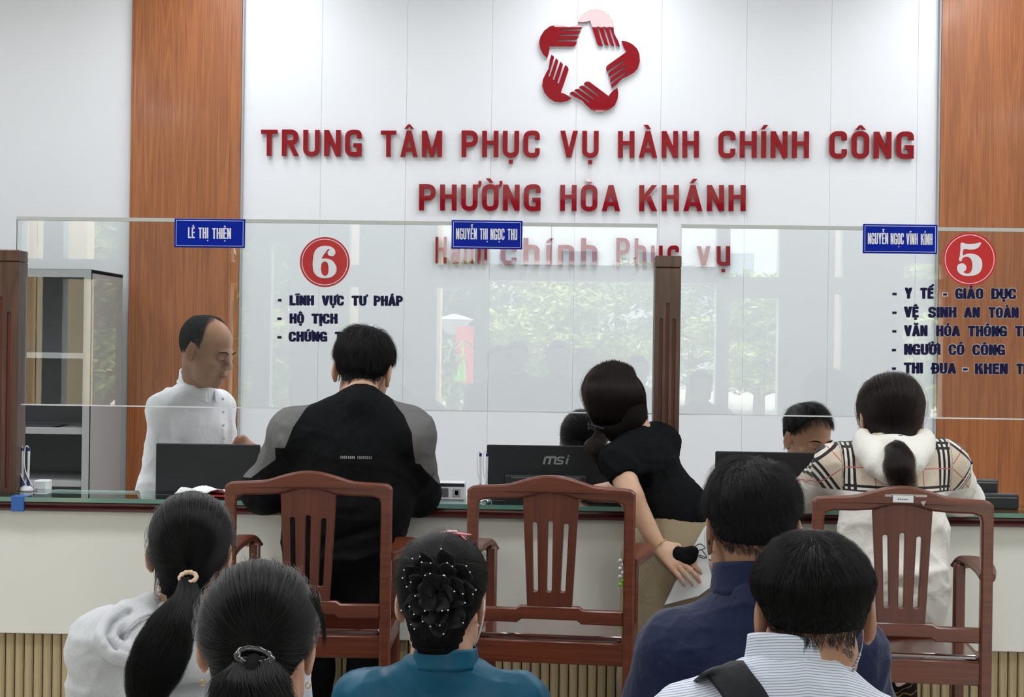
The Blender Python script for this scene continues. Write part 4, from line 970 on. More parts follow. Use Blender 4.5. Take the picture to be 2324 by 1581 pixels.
def add_hand(sd, wrist, d, nrm, side, curl=.5, s=1.0, spread=.0):
    """d: direction of the hand, nrm: back of the hand, side=+1 thumb on the side of d x nrm"""
    d = np.array(d, float); d /= np.linalg.norm(d); n = np.array(nrm, float); n -= d * (n @ d); n /= np.linalg.norm(n); t = np.cross(d, n) * side; w_ = np.array(wrist, float)
    sd.cone(w_, w_ + d * .03 * s, .021 * s, .022 * s, .01, flat=(n, .78))
    for i, u in enumerate((-1.5, -.5, .5, 1.5)):
        k = w_ + d * (.085 - .004 * abs(u - .5)) * s - t * u * .0185 * s * -1
        sd.cone(w_ + d * .02 * s + t * u * .010 * s, k, .0125 * s, .0105 * s, .010)
        L = (.034, .040, .043, .038)[i] * s; a = 0.0; p = k; q = d + t * u * spread * .12
        for j in range(3):
            a += curl * (.75 if j == 0 else .85); dd = q * math.cos(a) - n * math.sin(a); p2 = p + dd * L * (1, .68, .52)[j]
            sd.cone(p, p2, (.0094, .0084, .0078)[j] * s, (.0084, .0078, .0066)[j] * s, .003); p = p2
    b = w_ + d * .022 * s + t * .020 * s; p = b + (d * .6 + t * .7 - n * .25) * .038 * s; sd.cone(w_ + d * .01 * s, b, .014 * s, .013 * s, .01); sd.cone(b, p, .013 * s, .0105 * s, .008)
    p2 = p + (d * .9 + t * .12 - n * .35) * .030 * s; sd.cone(p, p2, .0100 * s, .0088 * s, .003); sd.cone(p2, p2 + (d * .9 - n * .4 - t * .1) * .022 * s, .0088 * s, .0070 * s, .003)
# ---- radial map of the skull and neck for hair
NT, NP_ = 60, 120
def _radmap():
    th = np.linspace(0, math.pi, NT); ph = np.linspace(0, 2 * math.pi, NP_, endpoint=False); T, Pp = np.meshgrid(th, ph, indexing='ij')
    U = np.stack([np.sin(T) * np.sin(Pp), np.sin(T) * np.cos(Pp), np.cos(T)], -1); out = np.zeros(T.shape)
    for t in np.linspace(.04, .15, 111):
        P = C0 + U * t
        d1 = ((P - C0) / R0); d1 = np.sqrt((d1 ** 2).sum(-1)) - 1
        d2 = ((P - np.array((0, .030, -.028))) / np.array((.063, .060, .080))); d2 = np.sqrt((d2 ** 2).sum(-1)) - 1
        a = np.array((0, -.022, -.03)); b = np.array((0, -.048, -.15)); ab = b - a; tt = np.clip(((P - a) @ ab) / (ab @ ab), 0, 1); d3 = np.linalg.norm(P - a - tt[..., None] * ab, axis=-1) - .058
        out = np.where(np.minimum(np.minimum(d1, d2), d3) < 0, t, out)
    for _ in range(3):
        o2 = out.copy(); o2[1:-1] = (out[:-2] + out[2:] + 2 * out[1:-1]) / 4; out = (np.roll(o2, 1, 1) + np.roll(o2, -1, 1) + 2 * o2) / 4
    z = np.cos(T); y = np.sin(T) * np.cos(Pp); return out + .0035 * np.clip((-.12 - z) / .25, 0, 1) * np.clip(-y * 2, 0, 1)
RAD = _radmap()
def rad(U):
    th = np.arccos(np.clip(U[..., 2], -1, 1)) / math.pi * (NT - 1); ph = (np.arctan2(U[..., 0], U[..., 1]) % (2 * math.pi)) / (2 * math.pi) * NP_
    i = np.clip(th.astype(int), 0, NT - 2); f = th - i; j = ph.astype(int) % NP_; g = ph - np.floor(ph); j2 = (j + 1) % NP_
    return (RAD[i, j] * (1 - g) + RAD[i, j2] * g) * (1 - f) + (RAD[i + 1, j] * (1 - g) + RAD[i + 1, j2] * g) * f
def hairline(U, nape=-.80, fore=.42, ear=-.12, balding=0.0):
    """positive inside the haired scalp"""
    y = U[..., 1]; x = np.abs(U[..., 0])
    zmin = np.interp(y, [-1, -.55, -.30, -.12, .12, .32, .50, .72, 1], [nape, nape, nape + .12, ear - .28, ear, ear + .04, .15, fore - .06, fore])
    v = U[..., 2] - zmin
    if balding:                                   # high bare forehead running back over the temples
        v = np.minimum(v, (-.05 + balding * 0) - y + .55 * np.maximum(0, U[..., 2] - .2) * 0 + .22 * (1 - x))
    return v
def norm_(A): return A / (np.linalg.norm(A, axis=-1, keepdims=True) + 1e-9)
def lowf(U, sc, seed):
    r = np.random.default_rng(seed); o = np.zeros(U.shape[:-1])
    for k in range(6):
        w_ = r.normal(size=3) * sc; o += np.sin(U @ w_ + r.uniform(0, 6.28))
    return o / 3
def hair_cap(h, vol, line, parent, m, edge=0.0):
    nt, npn = 84, 150; th = np.linspace(0.001, math.pi * .93, nt); ph = np.linspace(0, 2 * math.pi, npn, endpoint=False); T, Pp = np.meshgrid(th, ph, indexing='ij')
    U = np.stack([np.sin(T) * np.sin(Pp), np.sin(T) * np.cos(Pp), np.cos(T)], -1); ins = line(U) - edge; r = rad(U); v = vol(U)
    hh = np.where(ins > 0, np.minimum(v * .80, .0005 + ins * .14), -.006)
    P = C0 + U * (r + hh)[..., None]; V = h.ws(P.reshape(-1, 3)); F = []
    i, j = np.meshgrid(np.arange(nt - 1), np.arange(npn), indexing='ij'); j2 = (j + 1) % npn
    F = np.stack([i * npn + j, (i + 1) * npn + j, (i + 1) * npn + j2, i * npn + j2], -1).reshape(-1, 4)
    keep = (ins > -.05).reshape(-1)[F].any(1)
    return np_mesh('hair', V, F[keep], m, parent)
def curves(name, P, m, parent, r0=.00016, r1=.00005, sc=1.0):
    """P: (N, k, 3) world points -> native hair curves"""
    N, k, _ = P.shape; hc = bpy.data.hair_curves.new(name); hc.add_curves([k] * N)
    off = woff(parent)
    hc.points.foreach_set('position', (P - off).astype('f').ravel())
    a = hc.attributes.get('radius') or hc.attributes.new('radius', 'FLOAT', 'POINT')
    a.data.foreach_set('value', np.tile(np.linspace(r0, r1, k), N).astype('f')); hc.materials.append(m)
    o = bpy.data.objects.new(name, hc); link(o, parent); return o
def roots(n, line, seed):
    r = np.random.default_rng(seed); U = norm_(r.normal(size=(n * 14, 3))); U = U[line(U) > 0]; return U[:n]
def short_hair(h, parent, n=9000, crown=(.05, -.45, .9), vol=None, line=None, length=None, swirl=.25, mess=.25, seed=1, m=None, cm=None, lift=.0, K=9, rr=.00020, locks=420, clmp=.6, capline=None):
    line = line or hairline; cr = norm_(np.array(crown)); m = m or M_hair
    vol = vol or (lambda U: .005 + .012 * np.clip(U[..., 2] + .35, 0, 1))
    length = length or (lambda U: .016 + .045 * np.clip(U[..., 2] + .55, 0, 1))
    cap = hair_cap(h, vol, capline or line, parent, cm or M_cap, .07)
    U = roots(n, line, seed); r = np.random.default_rng(seed + 5); L = length(U) * r.uniform(.75, 1.15, len(U)); pts = []
    T = U - cr * (U @ cr)[:, None] * 1.0; T = norm_(U * (U @ cr)[:, None] - cr); sd_ = np.cross(U, T)
    ang = swirl + mess * lowf(U, 9, seed) + r.normal(0, .10, len(U)); T = T * np.cos(ang)[:, None] + sd_ * np.sin(ang)[:, None]
    rj = r.uniform(.5, 1.12, len(U)); up = r.normal(0, 1, len(U)); cur = U.copy(); tng = T.copy(); clump = 1 + .22 * lowf(U, 22, seed + 9)
    for k in range(K):
        t = k / (K - 1); v = vol(cur) * clump; hgt = v * np.minimum(1, t / .35 + .25) ** .7 * rj + lift * t * t * np.abs(up) * L
        pts.append(C0 + cur * (rad(cur) + hgt)[:, None])
        st = L / (K - 1) / rad(cur); nx = norm_(cur * np.cos(st)[:, None] + tng * np.sin(st)[:, None]); tng = norm_(tng * np.cos(st)[:, None] - cur * np.sin(st)[:, None]); cur = nx
    P = clumped(np.stack(pts, 1), U, locks, clmp, r); W_ = h.ws(P.reshape(-1, 3)).reshape(P.shape); curves('hair_strands', W_, m, cap, rr)
    return cap
def clumped(P, U, locks, a, r):
    if not locks: return P
    N, K, _ = P.shape; c = r.choice(N, locks, replace=False); near = np.argmax(U @ U[c].T, 1); t = np.linspace(0, 1, K)[None, :, None]; w_ = (a * r.uniform(.35, 1.0, N))[:, None, None] * t ** 1.1
    Q = P[c][near]; return P * (1 - w_) + Q * w_
def tied_hair(h, parent, tie, tail=(), tail_r=(), n=11000, vol=None, line=None, seed=1, m=None, cm=None, K=12, KT=14, sag=.0, flyaway=.02, tail_n=None, tie_h=.012, frizz=.0, ends=.35, rr=.00022, part=None, wav=0.0):
    """strands run over the skull to the tie direction, then along the tail (world points)"""
    line = line or (lambda U: hairline(U, -.72, .42, -.16)); m = m or M_hair; td = norm_(np.array(tie, float)); r = np.random.default_rng(seed + 3)
    vol = vol or (lambda U: .010 + .008 * np.clip(U[..., 2] + .3, 0, 1)); cap = hair_cap(h, vol, line, parent, cm or M_cap)
    U = roots(int(n * .45), line, seed); U = np.concatenate([U, roots(n - len(U), lambda q: np.minimum(line(q), .13 - line(q)), seed + 77)]); om = np.arccos(np.clip(U @ td, -1, 1)); clump = 1 + .05 * lowf(U, 26, seed + 2); rj = r.uniform(.72, 1.04, len(U)); pts = []
    sidev = norm_(np.cross(td, U)); bow = (r.normal(0, .03, len(U)) + .05 * lowf(U, 8, seed))
    fly = (r.random(len(U)) < flyaway) * r.uniform(.004, .016, len(U))
    for k in range(K):
        t = k / (K - 1); s0 = np.sin((1 - t) * om) / np.sin(om); s1 = np.sin(t * om) / np.sin(om)
        cur = norm_(U * s0[:, None] + td * s1[:, None] + sidev * (bow * math.sin(math.pi * t))[:, None] + np.array((0, 0, -sag)) * math.sin(math.pi * t))
        v = vol(cur) * clump; hgt = v * np.minimum(1, t / .12 + .15) * rj * (1 - .0 * t) + fly * math.sin(math.pi * t)
        hgt = hgt * (1 - t ** 6) + tie_h * t ** 6 * rj
        pts.append(C0 + cur * (rad(cur) + hgt)[:, None])
    P = np.stack(pts, 1); wt = np.sin(np.linspace(0, 1, K) * math.pi)[None, :, None] * .22; c_ = r.choice(len(U), 260, replace=False); nr = np.argmax(U @ U[c_].T, 1); P = P * (1 - wt) + (P[c_][nr] + (P[:, :1] - P[c_][nr][:, :1]) * .5) * wt
    W_ = h.ws(P.reshape(-1, 3)).reshape(P.shape); curves('hair_strands', W_, m, cap, rr)
    if len(tail):
        C = np.array(cat([tuple(p) for p in tail], 6, False)); L = np.concatenate([[0], np.cumsum(np.linalg.norm(np.diff(C, axis=0), axis=1))]); L /= L[-1]
        nT = tail_n or n // 2; a = r.uniform(0, 2 * math.pi, nT); q = np.sqrt(r.random(nT)); end = 1 - ends * r.random(nT) ** 1.5; S_ = np.linspace(0, 1, KT)
        tr = np.interp(np.linspace(0, 1, len(tail_r)), np.linspace(0, 1, len(tail_r)), tail_r)
        tt = S_[None, :] * end[:, None]; cen = np.stack([np.interp(tt, L, C[:, i]) for i in range(3)], -1); rad_t = np.interp(tt, np.linspace(0, 1, len(tail_r)), tail_r)
        ax_ = norm_(C[-1] - C[0]); e1 = norm_(np.cross(ax_, np.array((0, 1., 0)))); e2 = norm_(np.cross(ax_, e1))
        ww = wav * np.sin(tt * 14 + a[:, None] * 2) + frizz * np.cumsum(r.normal(0, 1, tt.shape), 1) * .3
        O = (np.cos(a)[:, None, None] * e1 + np.sin(a)[:, None, None] * e2 * .6) * (q[:, None] * rad_t)[..., None] + e1 * ww[..., None] + e2 * (frizz * np.cumsum(r.normal(0, 1, tt.shape), 1) * .3)[..., None]
        curves('tail_strands', cen + O, m, cap, rr * 1.1)
        sd = SDF(.01)
        for i in range(len(C) - 1):
            ra = float(np.interp(L[i], np.linspace(0, 1, len(tail_r)), tail_r)) * .30 * max(.15, 1 - L[i] * .75); rb = float(np.interp(L[i + 1], np.linspace(0, 1, len(tail_r)), tail_r)) * .30 * max(.1, 1 - L[i + 1] * .75)
            sd.cone(C[i], C[i + 1], max(.002, ra), max(.002, rb))
        V, F = sd.mesh(.006); np_mesh('ponytail', V, F, cm or M_cap, cap)
    return cap
def torso(sd, hips, chest, neck, shL, shR, wh, ww, wc, fwd=(0, 1, 0), flat=.62, sh=.062, belly=0.0, trap=.055):
    hips, chest, neck, shL, shR = [np.array(p, float) for p in (hips, chest, neck, shL, shR)]; waist = hips * .5 + chest * .5
    sd.chain([hips, waist, chest], [wh, ww, wc], .05, (fwd, flat))
    top = neck * .55 + chest * .45
    for s_ in (shL, shR):
        sd.cone(chest + (s_ - chest) * .25, s_ + (chest - s_) * .12, wc * .72, sh * 1.05, .05, flat=(fwd, .72)); sd.cone(neck, s_, trap, sh * .82, .05); sd.cone(s_, s_, sh, sh, .03)
    return sd
def person(name, label, loc, group=None): return empty(name, (loc[0], loc[1], 0), label, 'person', group)
def A_(px, py, Y): return np.array(at(px, py, Y))
def body_skin(root, h, neck, J, m, face=False, ears=True, fine=.0034, hands=True, legs=None, wide=1.0, torso_w=.13, neck_r=.052, armr=(.045, .036, .026), handspec=None, finehand=()):
    """one continuous skin: head, neck, slim torso, arms and hands, legs"""
    sd = SDF(.02); add_head(sd, h, face, ears, wide); neck = np.array(neck, float)
    sd.cone(h.w((0, -.022, -.045)), neck, neck_r * h.sc, (neck_r + .004) * h.sc, .02)
    hips, chest = np.array(J['hips'], float), np.array(J['chest'], float)
    sd.chain([hips, chest, neck], [torso_w, torso_w, .05], .04, (J.get('fwd', (0, 1, 0)), .55))
    for k in 'LR':
        if 'sh' + k in J:
            s_, e, w_ = [np.array(J[q + k], float) for q in ('sh', 'el', 'wr')]; sd.cone(neck * .5 + chest * .5, s_, .05, .045, .03); sd.chain([s_, e, w_], armr, .015)
            hs = (handspec or {}).get(k); d = w_ - e; d /= np.linalg.norm(d)
            if hs: add_hand(sd, w_, *hs)
            else: add_hand(sd, w_, d, (0, -.2, 1), 1 if k == 'L' else -1, .35)
        if 'kn' + k in J:
            hp, kn, an = [np.array(J[q + k], float) for q in ('hp', 'kn', 'an')]; sd.chain([hp, kn, an], [.075, .052, .036], .03); sd.cone(an + np.array((0, -.03, -.035)), an + np.array((0, .14, -.055)), .032, .026, .02)
    lo = h.c - .135 * h.sc; hi = h.c + .15 * h.sc; lo[2] = h.c[2] - .20 * h.sc
    bx = [(lo, hi, fine)] + [(np.array(J['wr' + k]) - .02 - np.maximum(0, -(np.array(handspec[k][0]) * .9)) - .03, np.array(J['wr' + k]) + .05 + np.maximum(0, np.array(handspec[k][0]) * .9), .0042) for k in finehand]
    V, F = sd.mesh(.009, bx); V = relax(V, F, 1, .4)
    return np_mesh('skin', V, F, m, root)
def garment(name, sd, root, m, h=.006, folds_=(), relax_it=3, attrs=None, wrinkle=None, fine=None, crease=None):
    V, F = sd.mesh(h, fine); V = relax(V, F, relax_it, .5)
    if crease:
        for (amp, wl, sd_, *an) in crease: V = creases(V, F, amp, wl, sd_, *(an or []))
    if wrinkle:
        for (sc, amp, sd_) in wrinkle: V = V + vnormals(V, F) * (noise3(V, sc, sd_) * amp)[:, None]
    if folds_: V = folds(V, F, folds_); V = relax(V, F, 1, .3)
    return np_mesh(name, V, F, m, root, attrs(V) if attrs else None)
def fabric(name, rgb, rough=.85, sheen=.15, weave=900, wv=.08, big=14, bigs=.25, spec=.2, rgb2=None):
    """cloth: fine weave plus soft wrinkles in the bump"""
    if name in MATS: return MATS[name]
    bigs = min(1.0, bigs * 1.9); dk = max(rgb) < 30; m = mat(name, rgb, rough, spec=.10 if dk else spec, sheen=0.0 if dk else sheen); n = m.node_tree.nodes; l = m.node_tree.links; p = n['Principled BSDF']
    t = n.new('ShaderNodeTexCoord'); a = n.new('ShaderNodeTexNoise'); a.inputs['Scale'].default_value = weave; b = n.new('ShaderNodeTexNoise'); b.inputs['Scale'].default_value = big; b.inputs['Detail'].default_value = 5; b.inputs['Distortion'].default_value = .6
    l.new(t.outputs['Object'], a.inputs['Vector']); l.new(t.outputs['Object'], b.inputs['Vector'])
    b1 = n.new('ShaderNodeBump'); b1.inputs['Strength'].default_value = wv; b1.inputs['Distance'].default_value = .002; b2 = n.new('ShaderNodeBump'); b2.inputs['Strength'].default_value = bigs; b2.inputs['Distance'].default_value = .02
    l.new(a.outputs['Fac'], b1.inputs['Height']); l.new(b.outputs['Fac'], b2.inputs['Height']); l.new(b2.outputs['Normal'], b1.inputs['Normal']); l.new(b1.outputs['Normal'], p.inputs['Normal'])
    if rgb2:
        a2 = n.new('ShaderNodeTexNoise'); a2.inputs['Scale'].default_value = 260; a2.inputs['Detail'].default_value = 3; l.new(t.outputs['Object'], a2.inputs['Vector'])
        r = n.new('ShaderNodeMapRange'); r.inputs['From Min'].default_value = .42; r.inputs['From Max'].default_value = .6; l.new(a2.outputs['Fac'], r.inputs['Value'])
        x = n.new('ShaderNodeMix'); x.data_type = 'RGBA'; x.inputs['A'].default_value = lin(rgb); x.inputs['B'].default_value = lin(rgb2); l.new(r.outputs['Result'], x.inputs['Factor']); l.new(x.outputs['Result'], p.inputs['Base Color'])
    return m
def attr_step(m, attr, rgb):
    """colour rgb where the attribute is positive"""
    n = m.node_tree.nodes; l = m.node_tree.links; p = n['Principled BSDF']; a = n.new('ShaderNodeAttribute'); a.attribute_name = attr
    g = n.new('ShaderNodeMapRange'); g.inputs['From Min'].default_value = -.0006; g.inputs['From Max'].default_value = .0006; l.new(a.outputs['Fac'], g.inputs['Value'])
    x = n.new('ShaderNodeMix'); x.data_type = 'RGBA'; s = p.inputs['Base Color']
    if s.is_linked: l.new(s.links[0].from_socket, x.inputs['A'])
    else: x.inputs['A'].default_value = s.default_value
    x.inputs['B'].default_value = lin(rgb); l.new(g.outputs['Result'], x.inputs['Factor']); l.new(x.outputs['Result'], s)
def poly_sd(V, pts):
    """signed distance (positive inside) to a polygon given in (x, z)"""
    P = np.array(pts); x, z = V[:, 0], V[:, 2]; d = np.full(len(V), 9.); ins = np.zeros(len(V), bool); n = len(P)
    for i in range(n):
        a, b = P[i], P[(i + 1) % n]; e = b - a; t = np.clip(((x - a[0]) * e[0] + (z - a[1]) * e[1]) / max(1e-12, e @ e), 0, 1)
        d = np.minimum(d, np.hypot(x - a[0] - t * e[0], z - a[1] - t * e[1])); c = ((a[1] > z) != (b[1] > z)) & (x < (b[0] - a[0]) * (z - a[1]) / (b[1] - a[1] + 1e-12) + a[0]); ins ^= c
    return np.where(ins, d, -d)
def pxz(pts, Y): return [(at(a, b, Y).x, at(a, b, Y).z) for a, b in pts]
def seated_legs(J, hc, z=.50, w=.09, knee=.42, foot=.42):
    x, y = hc
    J.update(hpL=(x - w, y, z), hpR=(x + w, y, z), knL=(x - w * 1.3, y + knee, z - .01), knR=(x + w * 1.3, y + knee, z - .01), anL=(x - w * 1.3, y + foot, .09), anR=(x + w * 1.3, y + foot, .09))
def trousers(root, J, m, r=(.098, .075, .06), hipw=.16, name='trousers', waist=None, attrs=None, flat=.7):
    sd = SDF(.03); hips = np.array(J['hips'], float); top = np.array(waist if waist is not None else hips + np.array((0, 0, .10)))
    sd.cone(hips, top, hipw, hipw * .93, .05, flat=(J.get('fwd', (0, 1, 0)), flat))
    for k in 'LR': hp, kn, an = [np.array(J[q + k], float) for q in ('hp', 'kn', 'an')]; sd.chain([hp, kn, an + np.array((0, 0, .0))], r, .03)
    sd.cut(top, top - hips + np.array((0, 0, 1e-3)))
    return garment(name, sd, root, m, .010, wrinkle=[((30, 30, 22), .0022, 3)], attrs=attrs)
def collar(name, root, c, rt, rb, h, drop, m, rot=0.0, span=150, attrs=None, thick=.003, tilt=0.0, roll=.25):
    """collar wrapped round a neck; c = centre at the back bottom level, rot turns its back away from the viewer"""
    na, nl = 41, 7; V = []; c = np.array(c, float)
    for j in range(nl):
        l = j / (nl - 1); r = rb + (rt - rb) * (l ** roll if roll else l)
        for i in range(na):
            a = R(-span + 2 * span * i / (na - 1)); f = (1 - math.cos(a)) / 2; x, y = r * math.sin(a), -r * .95 * math.cos(a); cr_, sr_ = math.cos(R(rot)), math.sin(R(rot))
            V.append(c + np.array((x * cr_ - y * sr_, x * sr_ + y * cr_, h * l - drop * f + tilt * math.sin(a))))
    V = np.array(V); F = np.array([(j * na + i, j * na + i + 1, (j + 1) * na + i + 1, (j + 1) * na + i) for j in range(nl - 1) for i in range(na - 1)])
    o = np_mesh(name, V, F, m, root, attrs(V) if attrs else None); md = o.modifiers.new('thickness', 'SOLIDIFY'); md.thickness = thick; md.offset = 1; return o
def side_trim(U, k=.85): return 1 - k * np.clip((np.abs(U[..., 0]) - .55) / .3, 0, 1) * np.clip((.75 - U[..., 2]) * 2, 0, 1)
def stool(x, y, label='plain waiting stool below the picture'):
    t = empty('waiting_stool', (x, y, 0), label, 'stool', 'waiting stools'); MB().box(x - .19, x + .19, y - .18, y + .18, .36, .388, bev=.008).build('seat', M_rosewood_x, t)
    for sx in (-1, 1):
        for sy in (-1, 1): MB().box(x + sx * .16 - .018, x + sx * .16 + .018, y + sy * .15 - .018, y + sy * .15 + .018, 0, .361, bev=.003).build('leg', M_rosewood, t)
# ================================================================== the cast
# ---- man in the black and grey jacket, leaning on the counter
M_jkt = fabric('jacket_black', (19, 20, 22), .8, .1, 700, .05, 9, .35); attr_step(M_jkt, 'grey_panel', (112, 112, 112))
def man_jacket():
    Y = 4.50; hd = Head(A_(823, 846, 4.54), -3, 14, 5, 1.06); neck = A_(818, 915, 4.45)
    r = person('person', 'man with short black hair in a black jacket with grey shoulders, leaning on the counter', (neck[0], 4.45))
    J = dict(hips=A_(775, 1225, 4.50), chest=A_(808, 1035, 4.46), shL=A_(668, 985, 4.46), elL=A_(600, 1108, 4.54), wrL=np.array(A_(650, 1100, 4.80)), shR=A_(925, 985, 4.46), elR=A_(948, 1103, 4.54), wrR=A_(880, 1100, 4.80))
    for k in 'LR': J['wr' + k][2] = KZ + .052; J['el' + k][2] = KZ + .035
    J['elL'][1] = J['elR'][1] = 4.57
    x = J['hips'][0]; J.update(hpL=(x - .085, 4.50, .87), hpR=(x + .085, 4.50, .87), knL=(x - .10, 4.53, .48), knR=(x + .10, 4.53, .48), anL=(x - .11, 4.47, .10), anR=(x + .11, 4.47, .10))
    body_skin(r, hd, neck, J, M_skin2)
    sd = SDF(.03); torso(sd, J['hips'] + np.array((0.0, -.01, 0)), J['chest'], neck + np.array((0, 0, -.01)), J['shL'], J['shR'], .190, .190, .185, flat=.58, sh=.078, trap=.062)
    for k in 'LR': sd.chain([J['sh' + k], J['el' + k], J['wr' + k] + (J['wr' + k] - J['el' + k]) * -.1], [.080, .068, .045], .035)
    sd.cone(J['elL'] + np.array((-.01, .0, .02)), J['elL'] + np.array((.07, .03, 0)), .062, .05, .03)
    sd.cut(J['hips'] + np.array((0, 0, -.085)), (0, 0, -1)); sd.cut(neck + np.array((0, .02, .045)), (0, .55, .85))
    fl = [([A_(628, 1040, 4.4), A_(660, 1120, 4.4)], .012, -.006), ([A_(945, 1050, 4.4), A_(930, 1140, 4.38)], .010, -.007), ([A_(655, 1130, 4.36), A_(700, 1160, 4.34), A_(800, 1150, 4.34)], .014, .005),
          ([A_(915, 1170, 4.36), A_(860, 1200, 4.36), A_(740, 1230, 4.38)], .016, -.006), ([A_(640, 1000, 4.38), A_(652, 1080, 4.36)], .012, .005), ([A_(880, 1250, 4.40), A_(800, 1270, 4.38), A_(700, 1265, 4.38)], .014, .006), ([A_(575, 1085, 4.5), A_(640, 1120, 4.48)], .010, -.005), ([A_(985, 1080, 4.5), A_(940, 1125, 4.48)], .010, -.005), ([A_(820, 950, 4.36), A_(818, 1100, 4.34)], .03, -.004)]
    pl = pxz([(740, 890), (728, 898), (697, 923), (671, 967), (653, 1014), (628, 1014), (626, 1042), (586, 1069), (558, 1089), (520, 1090), (520, 860)], 4.42)
    pr = pxz([(880, 895), (896, 916), (919, 941), (938, 980), (943, 1051), (953, 1052), (963, 1069), (989, 1104), (1020, 1125), (1030, 880)], 4.42)
    garment('jacket', sd, r, M_jkt, .0065, fl, attrs=lambda V: {'grey_panel': np.maximum(poly_sd(V, pl), poly_sd(V, pr))}, wrinkle=[((22, 22, 30), .0022, 2)], crease=[(.0050, .20, 5, (1, 1, .7)), (.0022, .09, 6)])
    cb = A_(818, 908, 4.40); collar('collar', r, (cb[0], 4.475, cb[2]), .066, .080, .036, .05, fabric('collar_black', (15, 16, 18), .85), span=120)
    mb = MB(); rr_ = random.Random(3)                                      # small unreadable white print on the back
    xx = 771
    for i in range(17):
        w_ = 3.4; 
        if i == 8: xx += 4; continue
        a = at(xx, 1039 + (i - 8) * .1, 4.33); yb = 4.3; q = .0043
        for pp in glyph(rr_.choice('OCEGSUPRDN'), .8, .26)[0]: mb.add([(a.x + u * .0042, 0, a.z - .004 + v_ * .0085) for u, v_ in pp], [tuple(range(len(pp)))])
        xx += 4.3
    o = mb.build('back_print', mat('print_white', (170, 170, 166), .6), r, fix=False)
    dg = bpy.context.evaluated_depsgraph_get(); jk = [c_ for c_ in r.children if c_.name.startswith('jacket')][0]
    me = jk.data; vv = np.zeros(len(me.vertices) * 3, 'f'); me.vertices.foreach_get('co', vv); vv = vv.reshape(-1, 3)
    for v in o.data.vertices:
        mk = (np.abs(vv[:, 0] - v.co.x) < .012) & (np.abs(vv[:, 2] - v.co.z) < .012); v.co.y = vv[mk][:, 1].min() - .0012
    trousers(r, J, fabric('trousers_black', (16, 17, 19), .85), hipw=.165)
    short_hair(hd, r, 15000, (.15, -.35, .9), vol=lambda U: .004 + .020 * np.clip(U[..., 2] + .25, 0, 1), line=lambda U: hairline(U, -.74, .40, -.04), length=lambda U: (.012 + .055 * np.clip(U[..., 2] + .55, 0, 1)) * side_trim(U, .6), mess=.6, seed=3, lift=.14)
    for c_, dx in ((-1, 0), (1, 0)):
        s = MB().tube([(J['an' + ('L' if c_ < 0 else 'R')][0], 4.42, .04), (J['an' + ('L' if c_ < 0 else 'R')][0], 4.60, .035)], [.045, .04], 10).build('shoe', M_black, r)
man_jacket()
